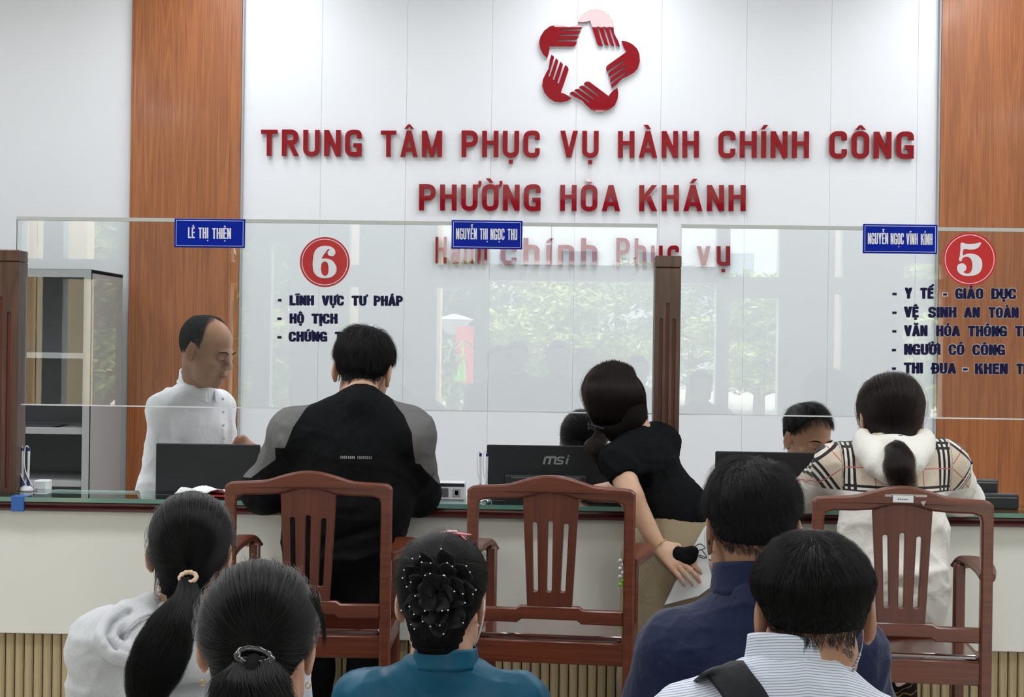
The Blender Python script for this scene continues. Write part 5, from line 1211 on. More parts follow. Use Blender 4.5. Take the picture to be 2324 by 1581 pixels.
# ---- woman in the black t-shirt bending over the counter
M_tee = fabric('tee_black', (17, 18, 20), .9, .1, 900, .05, 11, .3); M_khaki = fabric('khaki_cotton', (150, 136, 112), .9, .1, 600, .08, 10, .3)
def woman_tee():
    hd = Head(A_(1392, 918, 4.62), 12, 22, -14, .98); neck = A_(1440, 985, 4.56)
    r = person('person', 'woman in a black t-shirt and khaki trousers bending over the counter beside the middle post', (A_(1530, 1200, 4.46)[0], 4.46))
    J = dict(hips=A_(1536, 1265, 4.51), chest=A_(1462, 1058, 4.55), shL=A_(1404, 1048, 4.47), elL=A_(1432, 1126, 4.40), wrL=A_(1493, 1238, 4.385), shR=A_(1502, 1003, 4.60), elR=A_(1440, 1085, 4.74), wrR=A_(1352, 1102, 4.82))
    J['wrR'][2] = KZ + .028; J['elR'][2] = KZ + .05
    x = J['hips'][0]; J.update(hpL=(x - .075, 4.51, .86), hpR=(x + .075, 4.51, .86), knL=(x - .08, 4.52, .48), knR=(x + .08, 4.52, .48), anL=(x - .08, 4.50, .09), anR=(x + .08, 4.50, .09))
    tgt = A_(1556, 1308, 4.335); d = tgt - J['wrL']
    body_skin(r, hd, neck, J, M_skin2, armr=(.042, .037, .0235), torso_w=.085, neck_r=.045, handspec={'L': (d + np.array((.03, 0, 0)), (.25, -.92, .3), -1, .34, .95, .5), 'R': ((-1, .2, -.1), (0, -.2, 1), -1, .2, .9)}, finehand='L')
    waist = A_(1543, 1172, 4.50)
    sd = SDF(.03); sd.chain([waist + np.array((.005, 0, -.035)), waist, J['chest']], [.098, .092, .100], .05, ((0, 1, 0), .85))
    sd.cone(J['chest'], J['shR'] + np.array((-.01, 0, -.01)), .092, .055, .05); sd.cone(J['chest'], J['shL'], .085, .052, .04); sd.cone(neck, J['shR'], .045, .05, .04); sd.cone(neck, J['shL'], .045, .045, .04)
    sd.cone(J['shL'], J['shL'] + (J['elL'] - J['shL']) * .55, .052, .050, .03); sd.cone(J['shR'], J['shR'] + (J['elR'] - J['shR']) * .7, .054, .050, .03)
    e = J['shL'] + (J['elL'] - J['shL']) * .50; sd.fn(lambda X, Y, Z, D, e=e, n=(J['elL'] - J['shL']) / np.linalg.norm(J['elL'] - J['shL']): np.where(np.sqrt((X - e[0]) ** 2 + (Y - e[1]) ** 2 + (Z - e[2]) ** 2) < .085, np.maximum(D, (X - e[0]) * n[0] + (Y - e[1]) * n[1] + (Z - e[2]) * n[2]), D))
    sd.cut(waist + np.array((0, 0, -.012)), (-.05, 0, -1))
    fl = [([A_(1590, 1090, 4.4), A_(1530, 1098, 4.38), A_(1470, 1120, 4.40)], .012, .006), ([A_(1592, 1115, 4.4), A_(1540, 1125, 4.38), A_(1480, 1150, 4.40)], .010, -.005), ([A_(1570, 1050, 4.4), A_(1510, 1062, 4.40), A_(1450, 1080, 4.42)], .012, .005), ([A_(1590, 1140, 4.4), A_(1540, 1148, 4.38), A_(1500, 1160, 4.38)], .009, .005), ([A_(1560, 1010, 4.5), A_(1500, 1030, 4.45)], .012, -.004)]
    garment('t_shirt', sd, r, M_tee, .006, fl, crease=[(.0040, .14, 7), (.0015, .06, 8)])
    hw = J['hips']
    sd = SDF(.04); sd.chain([waist + np.array((.0, 0, .03)), waist + np.array((-.0, 0, -.03)), hw + np.array((0, -.01, .0)), hw + np.array((0, 0, -.09))], [.086, .096, .135, .135], .05, ((0, 1, 0), .80))
    for k in 'LR': sd.chain([np.array(J['hp' + k]), np.array(J['kn' + k]), np.array(J['an' + k]) + np.array((0, 0, .03))], [.100, .095, .085], .03)
    sd.cut(waist + np.array((0, 0, .018)), (.05, 0, 1))
    fl = [([A_(1490 + 12 * i, 1172, 4.37), A_(1485 + 14 * i, 1225 + 8 * (i % 3), 4.33)], .0045, .004) for i in range(9)] + [([A_(1600, 1290, 4.3), A_(1520, 1330, 4.3), A_(1460, 1400, 4.32)], .018, .007)]
    garment('trousers', sd, r, M_khaki, .0075, fl, wrinkle=[((30, 30, 14), .0025, 8)])
    for k in 'LR': MB().tube([(J['an' + k][0], 4.42, .035), (J['an' + k][0], 4.60, .03)], [.04, .036], 10).build('shoe', M_white, r)
    tp_ = hd.w((.0, 0, 0)); knot = A_(1362, 978, 4.515)
    td = (hd.M.T @ (knot - hd.c)); td = td - C0
    tied_hair(hd, r, td, [knot + np.array((0, 0, .0)), A_(1352, 1000, 4.50), A_(1352, 1030, 4.49), A_(1372, 1050, 4.49), A_(1368, 1078, 4.50)], [.012, .030, .030, .022, .008], 13000,
              vol=lambda U: .010 + .008 * np.clip(U[..., 2] + .3, 0, 1), line=lambda U: hairline(U, -.95, .35, -.6), seed=21, m=M_hairbr, cm=M_capbr, sag=.22, flyaway=.05, tie_h=.030, frizz=.0022, tail_n=2600, wav=.004)
    # loose loops of hair round the clip and a broad sweep falling to the right
    P = []; rg_ = np.random.default_rng(4)
    for i in range(5200):
        u = rg_.random(); jt = lambda s_: rg_.normal(0, s_); Yb = lambda X_, Y_: 4.585 - .108 * math.sqrt(max(.04, 1 - ((X_ - 1392) / 84) ** 2 - ((Y_ - 905) / 100) ** 2)) - .004 * rg_.random()
        q = [(1350 + 84 * u + jt(3), 822 + 64 * (u - .5) ** 2 + jt(3)), (1331 + 124 * u + jt(2), 874 + 14 * u + jt(4)), (1338 + 130 * u + jt(2), 935 + 12 * u + jt(3)), (1346 + 104 * u, 958 + 26 * u + jt(3)), (1352 + 50 * u, 966 + 22 * u + jt(3)), (1358 + jt(4), 972 + jt(4))]
        P.append(np.array(cat([tuple(A_(a_, b_, Yb(a_, b_) + (.045 if kk == 0 else 0))) for kk, (a_, b_) in enumerate(q)], 3, False)))
    curves('loose_sweep', np.array(P), M_hairbr, r, .00024)
    sd = SDF(.05); sd.ell(A_(1394, 905, 4.59), (.092, .098, .104)); sd.chain([A_(1415, 905, 4.56), A_(1422, 945, 4.55), A_(1398, 968, 4.54), A_(1370, 974, 4.52)], [.058, .046, .024, .013], .05); V, F = sd.mesh(.006); np_mesh('hair_mass', V, F, M_capbr, r)
    c = A_(1352, 968, 4.485); mb = MB()
    for i in range(5): mb.box(c[0] - .024 + i * .010, c[0] - .017 + i * .010, c[1] - .012, c[1] + .01, c[2] - .010 + .002 * i, c[2] + .012 - .003 * i, bev=.002)
    mb.tube([(c[0] - .026, c[1] - .01, c[2] + .008), (c[0] + .024, c[1] - .01, c[2] - .006)], .004, 8); mb.build('hair_clip', mat('clip_dark', (36, 34, 44), .2), r)
    # bracelet and ring
    w0 = J['wrL'] - (J['wrL'] - J['elL']) * .03; ax = (J['wrL'] - J['elL']); ax /= np.linalg.norm(ax); e1 = np.cross(ax, (0, 1, 0)); e1 /= np.linalg.norm(e1); e2 = np.cross(ax, e1)
    br = empty('bracelet_anchor', (0, 0, 0)); bpy.data.objects.remove(br)
    mb = MB(); gold = mat('gold_metal', (214, 180, 120), .25, metal=1.0)
    for i in range(18):
        a = 2 * math.pi * i / 18; p = w0 + (e1 * math.cos(a) + e2 * math.sin(a)) * .0275; rr = .0038 if i % 3 == 0 else .0022; mb.lathe([(.0004, -rr), (rr * .8, -rr * .6), (rr, 0), (rr * .8, rr * .6), (.0004, rr)], p, 8)
    mb.tube([w0 + (e1 * math.cos(a) + e2 * math.sin(a)) * .0272 for a in [2 * math.pi * i / 20 for i in range(20)]], .0009, 5, True); b_ = mb.build('bracelet', gold, None, smooth=True); tag(b_, 'thin gold charm bracelet on the wrist of the woman in the black t-shirt', 'bracelet')
    return J
JT = woman_tee()
# things she holds
def held():
    pts = [A_(1602, 1190, 4.374), A_(1650, 1305, 4.374), A_(1585, 1352, 4.374), A_(1508, 1372, 4.374), A_(1560, 1265, 4.374)]
    mb = MB(); vs = [p for p in pts] + [p + np.array((0, .003, 0)) for p in pts]; mb.add(vs, [(0, 1, 2, 3, 4), (9, 8, 7, 6, 5)] + [(i, (i + 1) % 5, (i + 1) % 5 + 5, i + 5) for i in range(5)])
    tag(mb.build('paper_sheet', M_paper), 'white papers held in the hand of the woman in the black t-shirt', 'paper')
    pts = [A_(1508, 1370, 4.335), A_(1535, 1300, 4.345), A_(1560, 1290, 4.34), A_(1600, 1345, 4.33), A_(1570, 1410, 4.32), A_(1500, 1420, 4.32)]
    mb = MB(); mb.add(pts, [(0, 1, 2, 3, 4, 5)]); sheetm = clear_panel('thin_plastic', (.93, .94, .95), 1.9); tag(mb.build('plastic_sleeve', sheetm), 'clear plastic sleeve round the papers held at her hip', 'sleeve')
    sd = SDF(.012); sd.ell(A_(1556, 1262, 4.36), (.036, .012, .028)); sd.ell(A_(1538, 1254, 4.36), (.014, .010, .020)); sd.ell(A_(1572, 1250, 4.355), (.018, .010, .016))
    t = empty('black_face_mask', A_(1556, 1262, 4.36), 'black cloth face mask dangling from the same hand as the papers', 'mask')
    garment('cloth', sd, t, fabric('mask_black', (18, 18, 20), .8), .003, relax_it=1)
    mb = MB()
    for q in ([(1574, 1242), (1590, 1234), (1606, 1250), (1600, 1266), (1584, 1262)], [(1578, 1258), (1596, 1262), (1612, 1270), (1616, 1276), (1604, 1262), (1592, 1246)], [(1582, 1250), (1600, 1244), (1612, 1240)]):
        mb.tube(cat([tuple(A_(a, b, 4.352)) for a, b in q], 4, False), .0016, 6)
    mb.build('ear_loops', M_black, t)
    c = empty('bag_charm', A_(1411, 1300, 4.50), 'green and clear bead charm hanging beside the khaki trousers', 'charm')
    for i in range(7):
        p = A_(1408 + 5 * (i % 2), 1272 + 9 * i, 4.44); g = mat('green_bead', (120, 190, 60), .2) if i > 4 else mat('clear_bead', (200, 205, 200), .08, spec=1.0)
        MB().lathe([(.0005, -.007), (.006, -.004), (.0075, 0), (.006, .004), (.0005, .007)], p, 10).build('bead', g, c, smooth=True)
    MB().tube([A_(1409, 1262, 4.46), A_(1411, 1334, 4.45)], .0008, 5).build('cord', M_white, c)
held()
# ---- woman in the plaid hoodie
def plaid_mat():
    m = fabric('plaid_hoodie', (204, 190, 172), .9, .15, 700, .06, 10, .3); n = m.node_tree.nodes; l = m.node_tree.links; p = n['Principled BSDF']
    at_ = n.new('ShaderNodeAttribute'); at_.attribute_name = 'weft'; sx = n.new('ShaderNodeSeparateXYZ'); l.new(at_.outputs['Vector'], sx.inputs[0])
    def ramp(sock, period, stops, colfg, mixprev, shift=0.0):
        a = n.new('ShaderNodeMath'); a.operation = 'ADD'; a.inputs[1].default_value = 10 * period + shift; l.new(sock, a.inputs[0])
        d = n.new('ShaderNodeMath'); d.operation = 'DIVIDE'; d.inputs[1].default_value = period; l.new(a.outputs[0], d.inputs[0]); f = n.new('ShaderNodeMath'); f.operation = 'FRACT'; l.new(d.outputs[0], f.inputs[0])
        r = n.new('ShaderNodeValToRGB'); r.color_ramp.interpolation = 'CONSTANT'; el = r.color_ramp.elements
        el[0].position = 0; el[0].color = (0, 0, 0, 1); el[1].position = stops[0][0]; el[1].color = (1, 1, 1, 1)
        e = el.new(stops[0][1]); e.color = (0, 0, 0, 1)
        for s0, s1 in stops[1:]: e = el.new(s0); e.color = (1, 1, 1, 1); e = el.new(s1); e.color = (0, 0, 0, 1)
        l.new(f.outputs[0], r.inputs['Fac']); x = n.new('ShaderNodeMix'); x.data_type = 'RGBA'; l.new(r.outputs['Color'], x.inputs['Factor']); l.new(mixprev, x.inputs['A']); x.inputs['B'].default_value = lin(colfg); return x.outputs['Result']
    c = n.new('ShaderNodeRGB'); c.outputs[0].default_value = lin((204, 190, 172)); s = c.outputs[0]
    for ax, sh in (('X', 0.0), ('Y', .0)):
        s = ramp(sx.outputs[ax], .135, [(.10, .36)], (226, 218, 206), s, sh)
    for ax, sh in (('X', 0.0), ('Y', .0)):
        s = ramp(sx.outputs[ax], .135, [(.10, .155), (.205, .255), (.305, .36)], (38, 36, 40), s, sh); s = ramp(sx.outputs[ax], .135, [(.70, .725)], (186, 110, 104), s, sh)
    l.new(s, p.inputs['Base Color']); attr_step(m, 'white_part', (222, 220, 214)); return m
def woman_plaid():
    hd = Head(A_(2020, 958, 4.30), 2, 16, 3, 1.05); neck = A_(2022, 1022, 4.25)
    r = person('person', 'woman in a white hoodie with plaid shoulders, her dark ponytail hanging down her back', (neck[0], 4.15))
    J = dict(hips=A_(2030, 1330, 4.10), chest=A_(2022, 1110, 4.20), shL=A_(1903, 1062, 4.24), elL=A_(1838, 1120, 4.52), wrL=A_(1880, 1130, 4.78), shR=A_(2140, 1058, 4.24), elR=A_(2190, 1118, 4.52), wrR=A_(2130, 1130, 4.78))
    for k in 'LR': J['el' + k][2] = KZ + .048; J['wr' + k][2] = KZ + .045; J['el' + k][1] = 4.56
    x = J['hips'][0]; z = J['hips'][2]
    J.update(hpL=(x - .065, 4.10, .80), hpR=(x + .065, 4.10, .80), knL=(x - .085, 4.48, .79), knR=(x + .085, 4.48, .79), anL=(x - .03, 4.36, .10), anR=(x + .08, 4.36, .10))
    body_skin(r, hd, neck, J, M_skin2, torso_w=.11)
    sd = SDF(.03); torso(sd, J['hips'] + np.array((0, 0, -.01)), J['chest'], neck, J['shL'], J['shR'], .150, .148, .150, flat=.66, sh=.068, trap=.058)
    for k in 'LR': sd.chain([J['sh' + k], J['el' + k], J['wr' + k]], [.070, .062, .042], .03)
    sd.cone(J['hips'] + np.array((0, 0, .0)), J['hips'] + np.array((0, 0, -.045)), .150, .142, .03, flat=((0, 1, 0), .70))
    sd.cut((0, 0, .728), (0, 0, -1)); sd.cut(neck + np.array((0, .02, .05)), (0, .5, .85))
    sd.fn(lambda X, Y, Z, D: np.maximum(D, np.where((Y > 4.50) & (Z < KZ + .002), .003, -1)))
    fl = [([A_(1905, 1200 + 0, 4.0), A_(1980, 1215, 4.0), A_(2060, 1210, 4.0)], .010, .003), ([A_(2150, 1290, 4.05), A_(2090, 1305, 4.0), A_(2000, 1300, 3.98), A_(1910, 1290, 4.0)], .012, .006), ([A_(2150, 1322, 4.05), A_(2080, 1330, 4.0), A_(1960, 1326, 3.98)], .010, -.005), ([A_(2150, 1345, 4.05), A_(2030, 1348, 3.97), A_(1905, 1345, 4.0)], .006, -.004),
          ([A_(1860, 1080, 4.35), A_(1850, 1120, 4.42)], .010, -.005), ([A_(2190, 1080, 4.35), A_(2175, 1110, 4.4)], .010, -.005), ([A_(2135, 1180, 4.1), A_(2100, 1230, 4.02), A_(2110, 1270, 4.0)], .012, .004)]
    ytop = at(2020, 1118, 4.1).z
    def attrs(V):
        u = V[:, 0] - neck[0]; v = V[:, 2].copy(); W_ = np.stack([u + .0675 - .135 * .23, v, np.zeros(len(V))], 1)
        for k, sg in (('L', -1), ('R', 1)):
            a = J['sh' + k]; b = J['el' + k]; ab = (b - a) / np.linalg.norm(b - a); sx_ = sg * (V[:, 0] - a[0]); m_ = sx_ > .005
            e = np.array((-ab[2] * sg, 0, abs(ab[0]))); e = e / (np.linalg.norm(e) + 1e-9); t = (V - a) @ ab; n_ = np.cross(ab, (0, 1, 0)); q = (V - a) @ n_
            al = math.radians(38) * sg; uu = u * math.cos(al) - v * math.sin(al); vv_ = u * math.sin(al) + v * math.cos(al)
            W_[m_, 0] = uu[m_] + .03; W_[m_, 1] = vv_[m_] + .02
        arm = np.abs(u) - .205 + (V[:, 2] - ytop) * .25
        white = np.maximum(ytop - V[:, 2], np.maximum(np.abs(u) - .242 + 0 * arm, V[:, 1] - 4.45)); return {'weft': W_, 'white_part': white}
    garment('hoodie', sd, r, plaid_mat(), .0065, fl, attrs=attrs, wrinkle=[((26, 26, 26), .002, 4)], crease=[(.0045, .16, 9, (.7, 1, 1.2)), (.0018, .07, 10)])
    sd = SDF(.012); cc = np.array((neck[0], 4.215, 0))                      # hood lying on the back
    ring = [(1950, 1000, 4.20), (1962, 1030, 4.14), (1985, 1055, 4.09), (2015, 1072, 4.06), (2045, 1070, 4.06), (2075, 1052, 4.09), (2098, 1028, 4.14), (2108, 1000, 4.20)]
    sd.chain([A_(*q) for q in ring], [.018, .022, .025, .027, .027, .025, .022, .018], .02); sd.ell(A_(2027, 1022, 4.165), (.082, .045, .048), k=.03); sd.chain([A_(q[0] * .9 + 202.5, q[1] - 14, q[2] + .03) for q in ring], [.02, .024, .026, .028, .028, .026, .024, .02], .03)
    garment('hood', sd, r, fabric('hood_white', (224, 222, 216), .9, .2), .0055, [([A_(*q) + np.array((0, -.02, -.012)) for q in ring], .008, -.005)])
    sd = SDF(.01); sd.chain([A_(q[0] * .82 + 364, q[1] - 18, q[2] + .02) for q in ring], [.014, .018, .02, .02, .02, .02, .018, .014], .015)
    garment('hood_lining', sd, r, MATS['plaid_hoodie'], .0055, attrs=lambda V: {'weft': np.stack([V[:, 0] * 2, V[:, 2] * 2.2, V[:, 2] * 0], 1), 'white_part': np.full(len(V), -1.)})
    # floral trousers
    mf = fabric('floral_black', (20, 18, 20), .9); n = mf.node_tree.nodes; l = mf.node_tree.links; vt = n.new('ShaderNodeTexVoronoi'); vt.inputs['Scale'].default_value = 13; vt.feature = 'F1'; t = n.new('ShaderNodeTexCoord'); nz_ = n.new('ShaderNodeTexNoise'); nz_.inputs['Scale'].default_value = 9
    wv = n.new('ShaderNodeMix'); wv.data_type = 'VECTOR'; wv.inputs['Factor'].default_value = .12; l.new(t.outputs['Object'], nz_.inputs['Vector']); l.new(t.outputs['Object'], wv.inputs['A']); l.new(nz_.outputs['Color'], wv.inputs['B']); l.new(wv.outputs['Result'], vt.inputs['Vector'])
    rp = n.new('ShaderNodeValToRGB'); e = rp.color_ramp.elements; rp.color_ramp.interpolation = 'CONSTANT'; e[0].color = lin((206, 150, 140)); e[1].position = .30; e[1].color = lin((20, 18, 20)); q = e.new(.10); q.color = lin((170, 60, 60)); q = e.new(.17); q.color = lin((214, 176, 166)); q = e.new(.55); q.color = lin((120, 92, 50)); q = e.new(.60); q.color = lin((20, 18, 20))
    l.new(vt.outputs['Distance'], rp.inputs['Fac']); l.new(rp.outputs['Color'], n['Principled BSDF'].inputs['Base Color'])
    sd = SDF(.03); 
    for k in 'LR': sd.chain([np.array(J['hp' + k]), np.array(J['kn' + k]), np.array(J['an' + k])], [.070, .068, .066], .03)
    sd.cut((0, 0, .7245), (0, 0, -1), .002) if False else None
    sd.fn(lambda X, Y, Z, D: np.where(Y < 4.20, np.maximum(D, .7245 - Z), D)); garment('trousers', sd, r, mf, .010)
    for k in 'LR': MB().tube([(J['an' + k][0], 4.32, .035), (J['an' + k][0], 4.50, .03)], [.04, .036], 10).build('shoe', M_white, r)
    tie = A_(2040, 1004, 4.185); td = hd.M.T @ (tie - hd.c) - C0
    tied_hair(hd, r, td, [A_(2038, 1000, 4.17), A_(2040, 1030, 4.06), A_(2042, 1060, 4.00), A_(2046, 1090, 3.985), A_(2048, 1120, 3.99)], [.016, .030, .040, .044, .040], 13000, vol=lambda U: .012 + .012 * np.clip(U[..., 2] + .3, 0, 1),
              line=lambda U: hairline(U, -.98, .35, -.55), seed=31, m=M_hairbr, cm=M_capbr, sag=.12, tie_h=.032, flyaway=.04, frizz=.0028, tail_n=5200, wav=.003, ends=.5)
    MB().tube([A_(2040 + 17 * math.cos(a), 1000 + 9 * math.sin(a), 4.165 + .012 * math.sin(a)) for a in [2 * math.pi * i / 16 for i in range(16)]], .006, 8, True).build('hair_tie', mat('purple_tie', (70, 50, 96), .6), r, smooth=True)
woman_plaid()
# ---- standing clerk in the white shirt
M_shirt = fabric('white_shirt', (240, 243, 250), .8, .1, 800, .05, 12, .22)
def clerk_standing():
    hd = Head(A_(467, 797, 5.16), -108, 16, 0, 1.02); neck = A_(446, 868, 5.22); neck[1] = 5.24
    r = person('person', 'balding man in a white shirt standing behind the counter, looking down to the right', (A_(440, 1000, 5.32)[0], 5.32))
    fw = np.array((math.sin(R(62)), -math.cos(R(62)), 0)); sdv = np.array((fw[1], -fw[0], 0))   # sdv points to his right hand (towards the camera)
    chest = A_(440, 975, 5.30); hips = A_(425, 1190, 5.34)
    J = dict(hips=hips, chest=chest, fwd=tuple(fw)); J['shR'] = chest + sdv * .135 + np.array((-.012, 0, .075)); J['shL'] = chest - sdv * .140 + np.array((.0, 0, .075))
    J['elR'] = J['shR'] + np.array((-.035, -.02, -.28)); J['wrR'] = J['elR'] + np.array((.16, -.04, -.16)); J['elL'] = J['shL'] + np.array((.03, .02, -.26)); J['wrL'] = A_(548, 1003, 5.30)
    x, y = hips[0], hips[1]; J.update(hpL=(x + .02, y + .07, .88), hpR=(x - .02, y - .07, .88), knL=(x + .03, y + .08, .48), knR=(x - .01, y - .07, .48), anL=(x + .02, y + .09, .09), anR=(x - .02, y - .07, .09))
    body_skin(r, hd, neck, J, M_skin3, face=True, fine=.0026, wide=1.06, armr=(.048, .040, .028), handspec={'L': ((.8, -.1, -.45), (0, -.3, 1), 1, .4), 'R': ((.8, -.2, -.4), (0, -.3, 1), -1, .4)})
    for q in (-1, 1):
        mb = MB().tube([hd.w(p) for p in ((q * .014, .0975, .018), (q * .028, .0978, .0235), (q * .042, .0880, .022), (q * .051, .0775, .017))], [.0018, .0032, .0028, .0010], 8, flat=.8); mb.build('eyebrow', M_cap, r, smooth=True)
        mb = MB().tube([hd.w(p) for p in ((q * .018, .0905, -.0040), (q * .025, .0935, -.0058), (q * .032, .0935, -.0066), (q * .040, .0900, -.0058), (q * .046, .0845, -.0040))], .0011, 6); mb.build('eyelashes', M_cap, r)
    MB().tube([hd.w(p) for p in ((-.020, .096, -.064), (-.008, .1015, -.0630), (0, .1025, -.0635), (.008, .1015, -.0630), (.020, .096, -.064))], .0009, 6).build('lip_line', mat('lip_dark', (96, 52, 48), .5), r)
    sd = SDF(.03); torso(sd, hips, chest, neck + np.array((-.005, 0, -.03)), J['shL'], J['shR'], .148, .142, .140, fwd=tuple(fw), flat=.74, sh=.060, trap=.052)
    sd.chain([J['shR'], J['elR'], J['elR'] + (J['wrR'] - J['elR']) * .15], [.058, .054, .052], .03); sd.chain([J['shL'], J['elL'], J['elL'] + (J['wrL'] - J['elL']) * .3], [.058, .050, .046], .03)
    sd.cut(neck + np.array((0, 0, .012)), (.35, -.1, .93)); sd.cut(hips + np.array((0, 0, -.05)), (0, 0, -1))
    fl = [([A_(450, 905, 5.16), A_(425, 960, 5.12), A_(428, 1040, 5.1)], .012, -.006), ([A_(428, 1000, 5.1), A_(470, 1005, 5.12), A_(500, 1000, 5.15)], .009, .004), ([A_(505, 905, 5.15), A_(497, 960, 5.15), A_(507, 1005, 5.15)], .005, .004), ([A_(380, 880, 5.2), A_(375, 960, 5.15)], .012, .004), ([A_(440, 890, 5.15), A_(395, 940, 5.12)], .008, .005), ([A_(360, 1020, 5.15), A_(420, 1060, 5.1)], .012, .005), ([A_(470, 920, 5.14), A_(460, 990, 5.12), A_(470, 1060, 5.12)], .010, .004)]
    garment('shirt', sd, r, M_shirt, .006, fl, wrinkle=[((30, 30, 24), .0018, 6)], crease=[(.0050, .15, 11, (1, 1, .6)), (.0018, .07, 12)])
    cb = A_(448, 862, 5.22); collar('collar', r, (cb[0] - .004, 5.238, cb[2] - .002), .063, .074, .042, .085, M_shirt, rot=62 - 180 + 8, span=158, thick=.004)
    bx = MB(); 
    for z_ in (905, 935, 965, 995):
        p = A_(506 + (z_ - 905) * .02, z_, 5.175); bx.lathe([(.0048, 0), (.0048, .0015), (.0005, .0018)], p, 10, 'Y')
    bx.build('shirt_buttons', M_white, r); trousers(r, J, fabric('dark_trousers', (40, 42, 50), .85), hipw=.155, flat=.75)
    for k in 'LR': MB().tube([(J['an' + k][0] - .03, J['an' + k][1], .04), (J['an' + k][0] + .15, J['an' + k][1] - .02, .035)], [.045, .04], 10).build('shoe', M_black, r)
    line = lambda U: np.minimum(hairline(U, -.58, .5, -.10), -.02 - U[..., 1] * .95 + .30 * (np.abs(U[..., 0]) ** 2) + .30 * np.clip(.55 - U[..., 2], 0, 1) * 0 + .12 * np.clip(U[..., 2], 0, 1))
    short_hair(hd, r, 11000, (.0, -.1, 1), vol=lambda U: .002 + .006 * np.clip(U[..., 2] + .35, 0, 1), line=line, length=lambda U: .010 + .022 * np.clip(U[..., 2] + .55, 0, 1), mess=.12, swirl=0, seed=41)
clerk_standing()
# ---- seated clerk at the right and the half-hidden clerk in the middle
def clerk_seated(px, py, Y, yaw, pitch, roll, label, long_hair, m, cm, hip_z=.50):
    hd = Head(A_(px, py, Y), yaw, pitch, roll, 1.0); neck = hd.c + np.array((-.01, .04, -.135)); r = person('person', label, (hd.c[0], Y + .08)); x = neck[0]; y = Y + .06
    J = dict(hips=(x, y + .04, hip_z), chest=(x, y, neck[2] - .17), shL=(x + .17, y, neck[2] - .07), shR=(x - .17, y, neck[2] - .07), elL=(x + .22, y - .06, neck[2] - .28), elR=(x - .22, y - .06, neck[2] - .28), wrL=(x + .10, y - .24 + .16, neck[2] - .24), wrR=(x - .10, y - .08, neck[2] - .24))
    J.update(hpL=(x + .09, y + .03, .52), hpR=(x - .09, y + .03, .52), knL=(x + .1, y - .10, .52), knR=(x - .1, y - .10, .52), anL=(x + .1, y - .05, .09), anR=(x - .1, y - .05, .09))
    body_skin(r, hd, neck, J, M_skin3 if not long_hair else M_skin2, face=True, fine=.0026, wide=1.05)
    for q in (-1, 1):
        MB().tube([hd.w(p) for p in ((q * .014, .0975, .018), (q * .028, .0978, .0235), (q * .042, .0880, .022), (q * .051, .0775, .017))], [.0018, .0036, .0030, .0008], 8, flat=.8).build('eyebrow', M_cap, r, smooth=True)
        MB().tube([hd.w(p) for p in ((q * .018, .0905, -.0040), (q * .025, .0935, -.0058), (q * .032, .0935, -.0066), (q * .040, .0900, -.0058), (q * .046, .0845, -.0040))], .0013, 6).build('eyelashes', M_cap, r)
    sd = SDF(.03); torso(sd, np.array(J['hips']), J['chest'], neck + np.array((0, 0, -.02)), J['shL'], J['shR'], .165, .16, .16, flat=.62, sh=.066)
    for k in 'LR': sd.chain([np.array(J['sh' + k]), np.array(J['el' + k]), np.array(J['wr' + k])], [.066, .055, .042], .03)
    sd.cut(neck + np.array((0, 0, .01)), (0, -.3, .95)); garment('shirt', sd, r, M_shirt if not long_hair else fabric('blouse', (200, 206, 220), .8), .009)
    trousers(r, J, fabric('dark_trousers', (40, 42, 50), .85), hipw=.16)
    stool(x, y + .04, 'stool behind the counter, hidden by the desk')
    if long_hair: tied_hair(hd, r, (0, -.8, -.75), [hd.w((0, -.10, -.07)), hd.w((0, -.12, -.16)), hd.w((0, -.13, -.28))], [.015, .03, .012], 7000, seed=51, m=m, cm=cm, line=lambda U: hairline(U, -.9, .45, -.1))
    else: short_hair(hd, r, 9000, (.05, -.35, .9), vol=lambda U: .003 + .020 * np.clip(U[..., 2], 0, 1), line=lambda U: hairline(U, -.75, .66, -.10), length=lambda U: .010 + .036 * np.clip(U[..., 2] + .2, 0, 1), mess=.5, seed=52, lift=.22)
clerk_seated(1832, 998, 5.36, 180 + 27, 13, 0, 'man with short black hair seated behind the right-hand monitor, eyes lowered', False, M_hair, M_cap)
clerk_seated(1326, 1012, 5.36, 180 + 8, 30, 6, 'black-haired woman almost hidden behind the logo monitor', True, M_hair, M_cap)
# ================================================================== people seated in the foreground
def seat_J(hd, neck, shw, Y, drop=.075, hipz=.50, cx=None):
    x = neck[0] if cx is None else cx; z = neck[2]
    J = dict(hips=np.array((x, Y, hipz)), chest=np.array((x, Y - .005, z - .20)), shL=np.array((x - shw, Y, z - drop)), shR=np.array((x + shw, Y, z - drop)), elL=np.array((x - shw - .05, Y + .03, z - .34)), elR=np.array((x + shw + .05, Y + .03, z - .34)),
             wrL=np.array((x - .09, Y + .22, z - .42)), wrR=np.array((x + .09, Y + .22, z - .42)))
    seated_legs(J, (x, Y)); return J
def seated(name, label, hpx, hpy, Y, yaw, pitch, roll, sc, npx, npy, shw, m, fine=.0032, ov=None, **kw):
    hd = Head(A_(hpx, hpy, Y + .03), yaw, pitch, roll, sc); neck = A_(npx, npy, Y); r = person(name, label, (neck[0], Y)); J = seat_J(hd, neck, shw, Y, **kw); J.update(ov or {}); body_skin(r, hd, neck, J, m, fine=fine); stool(neck[0], Y); return hd, neck, r, J
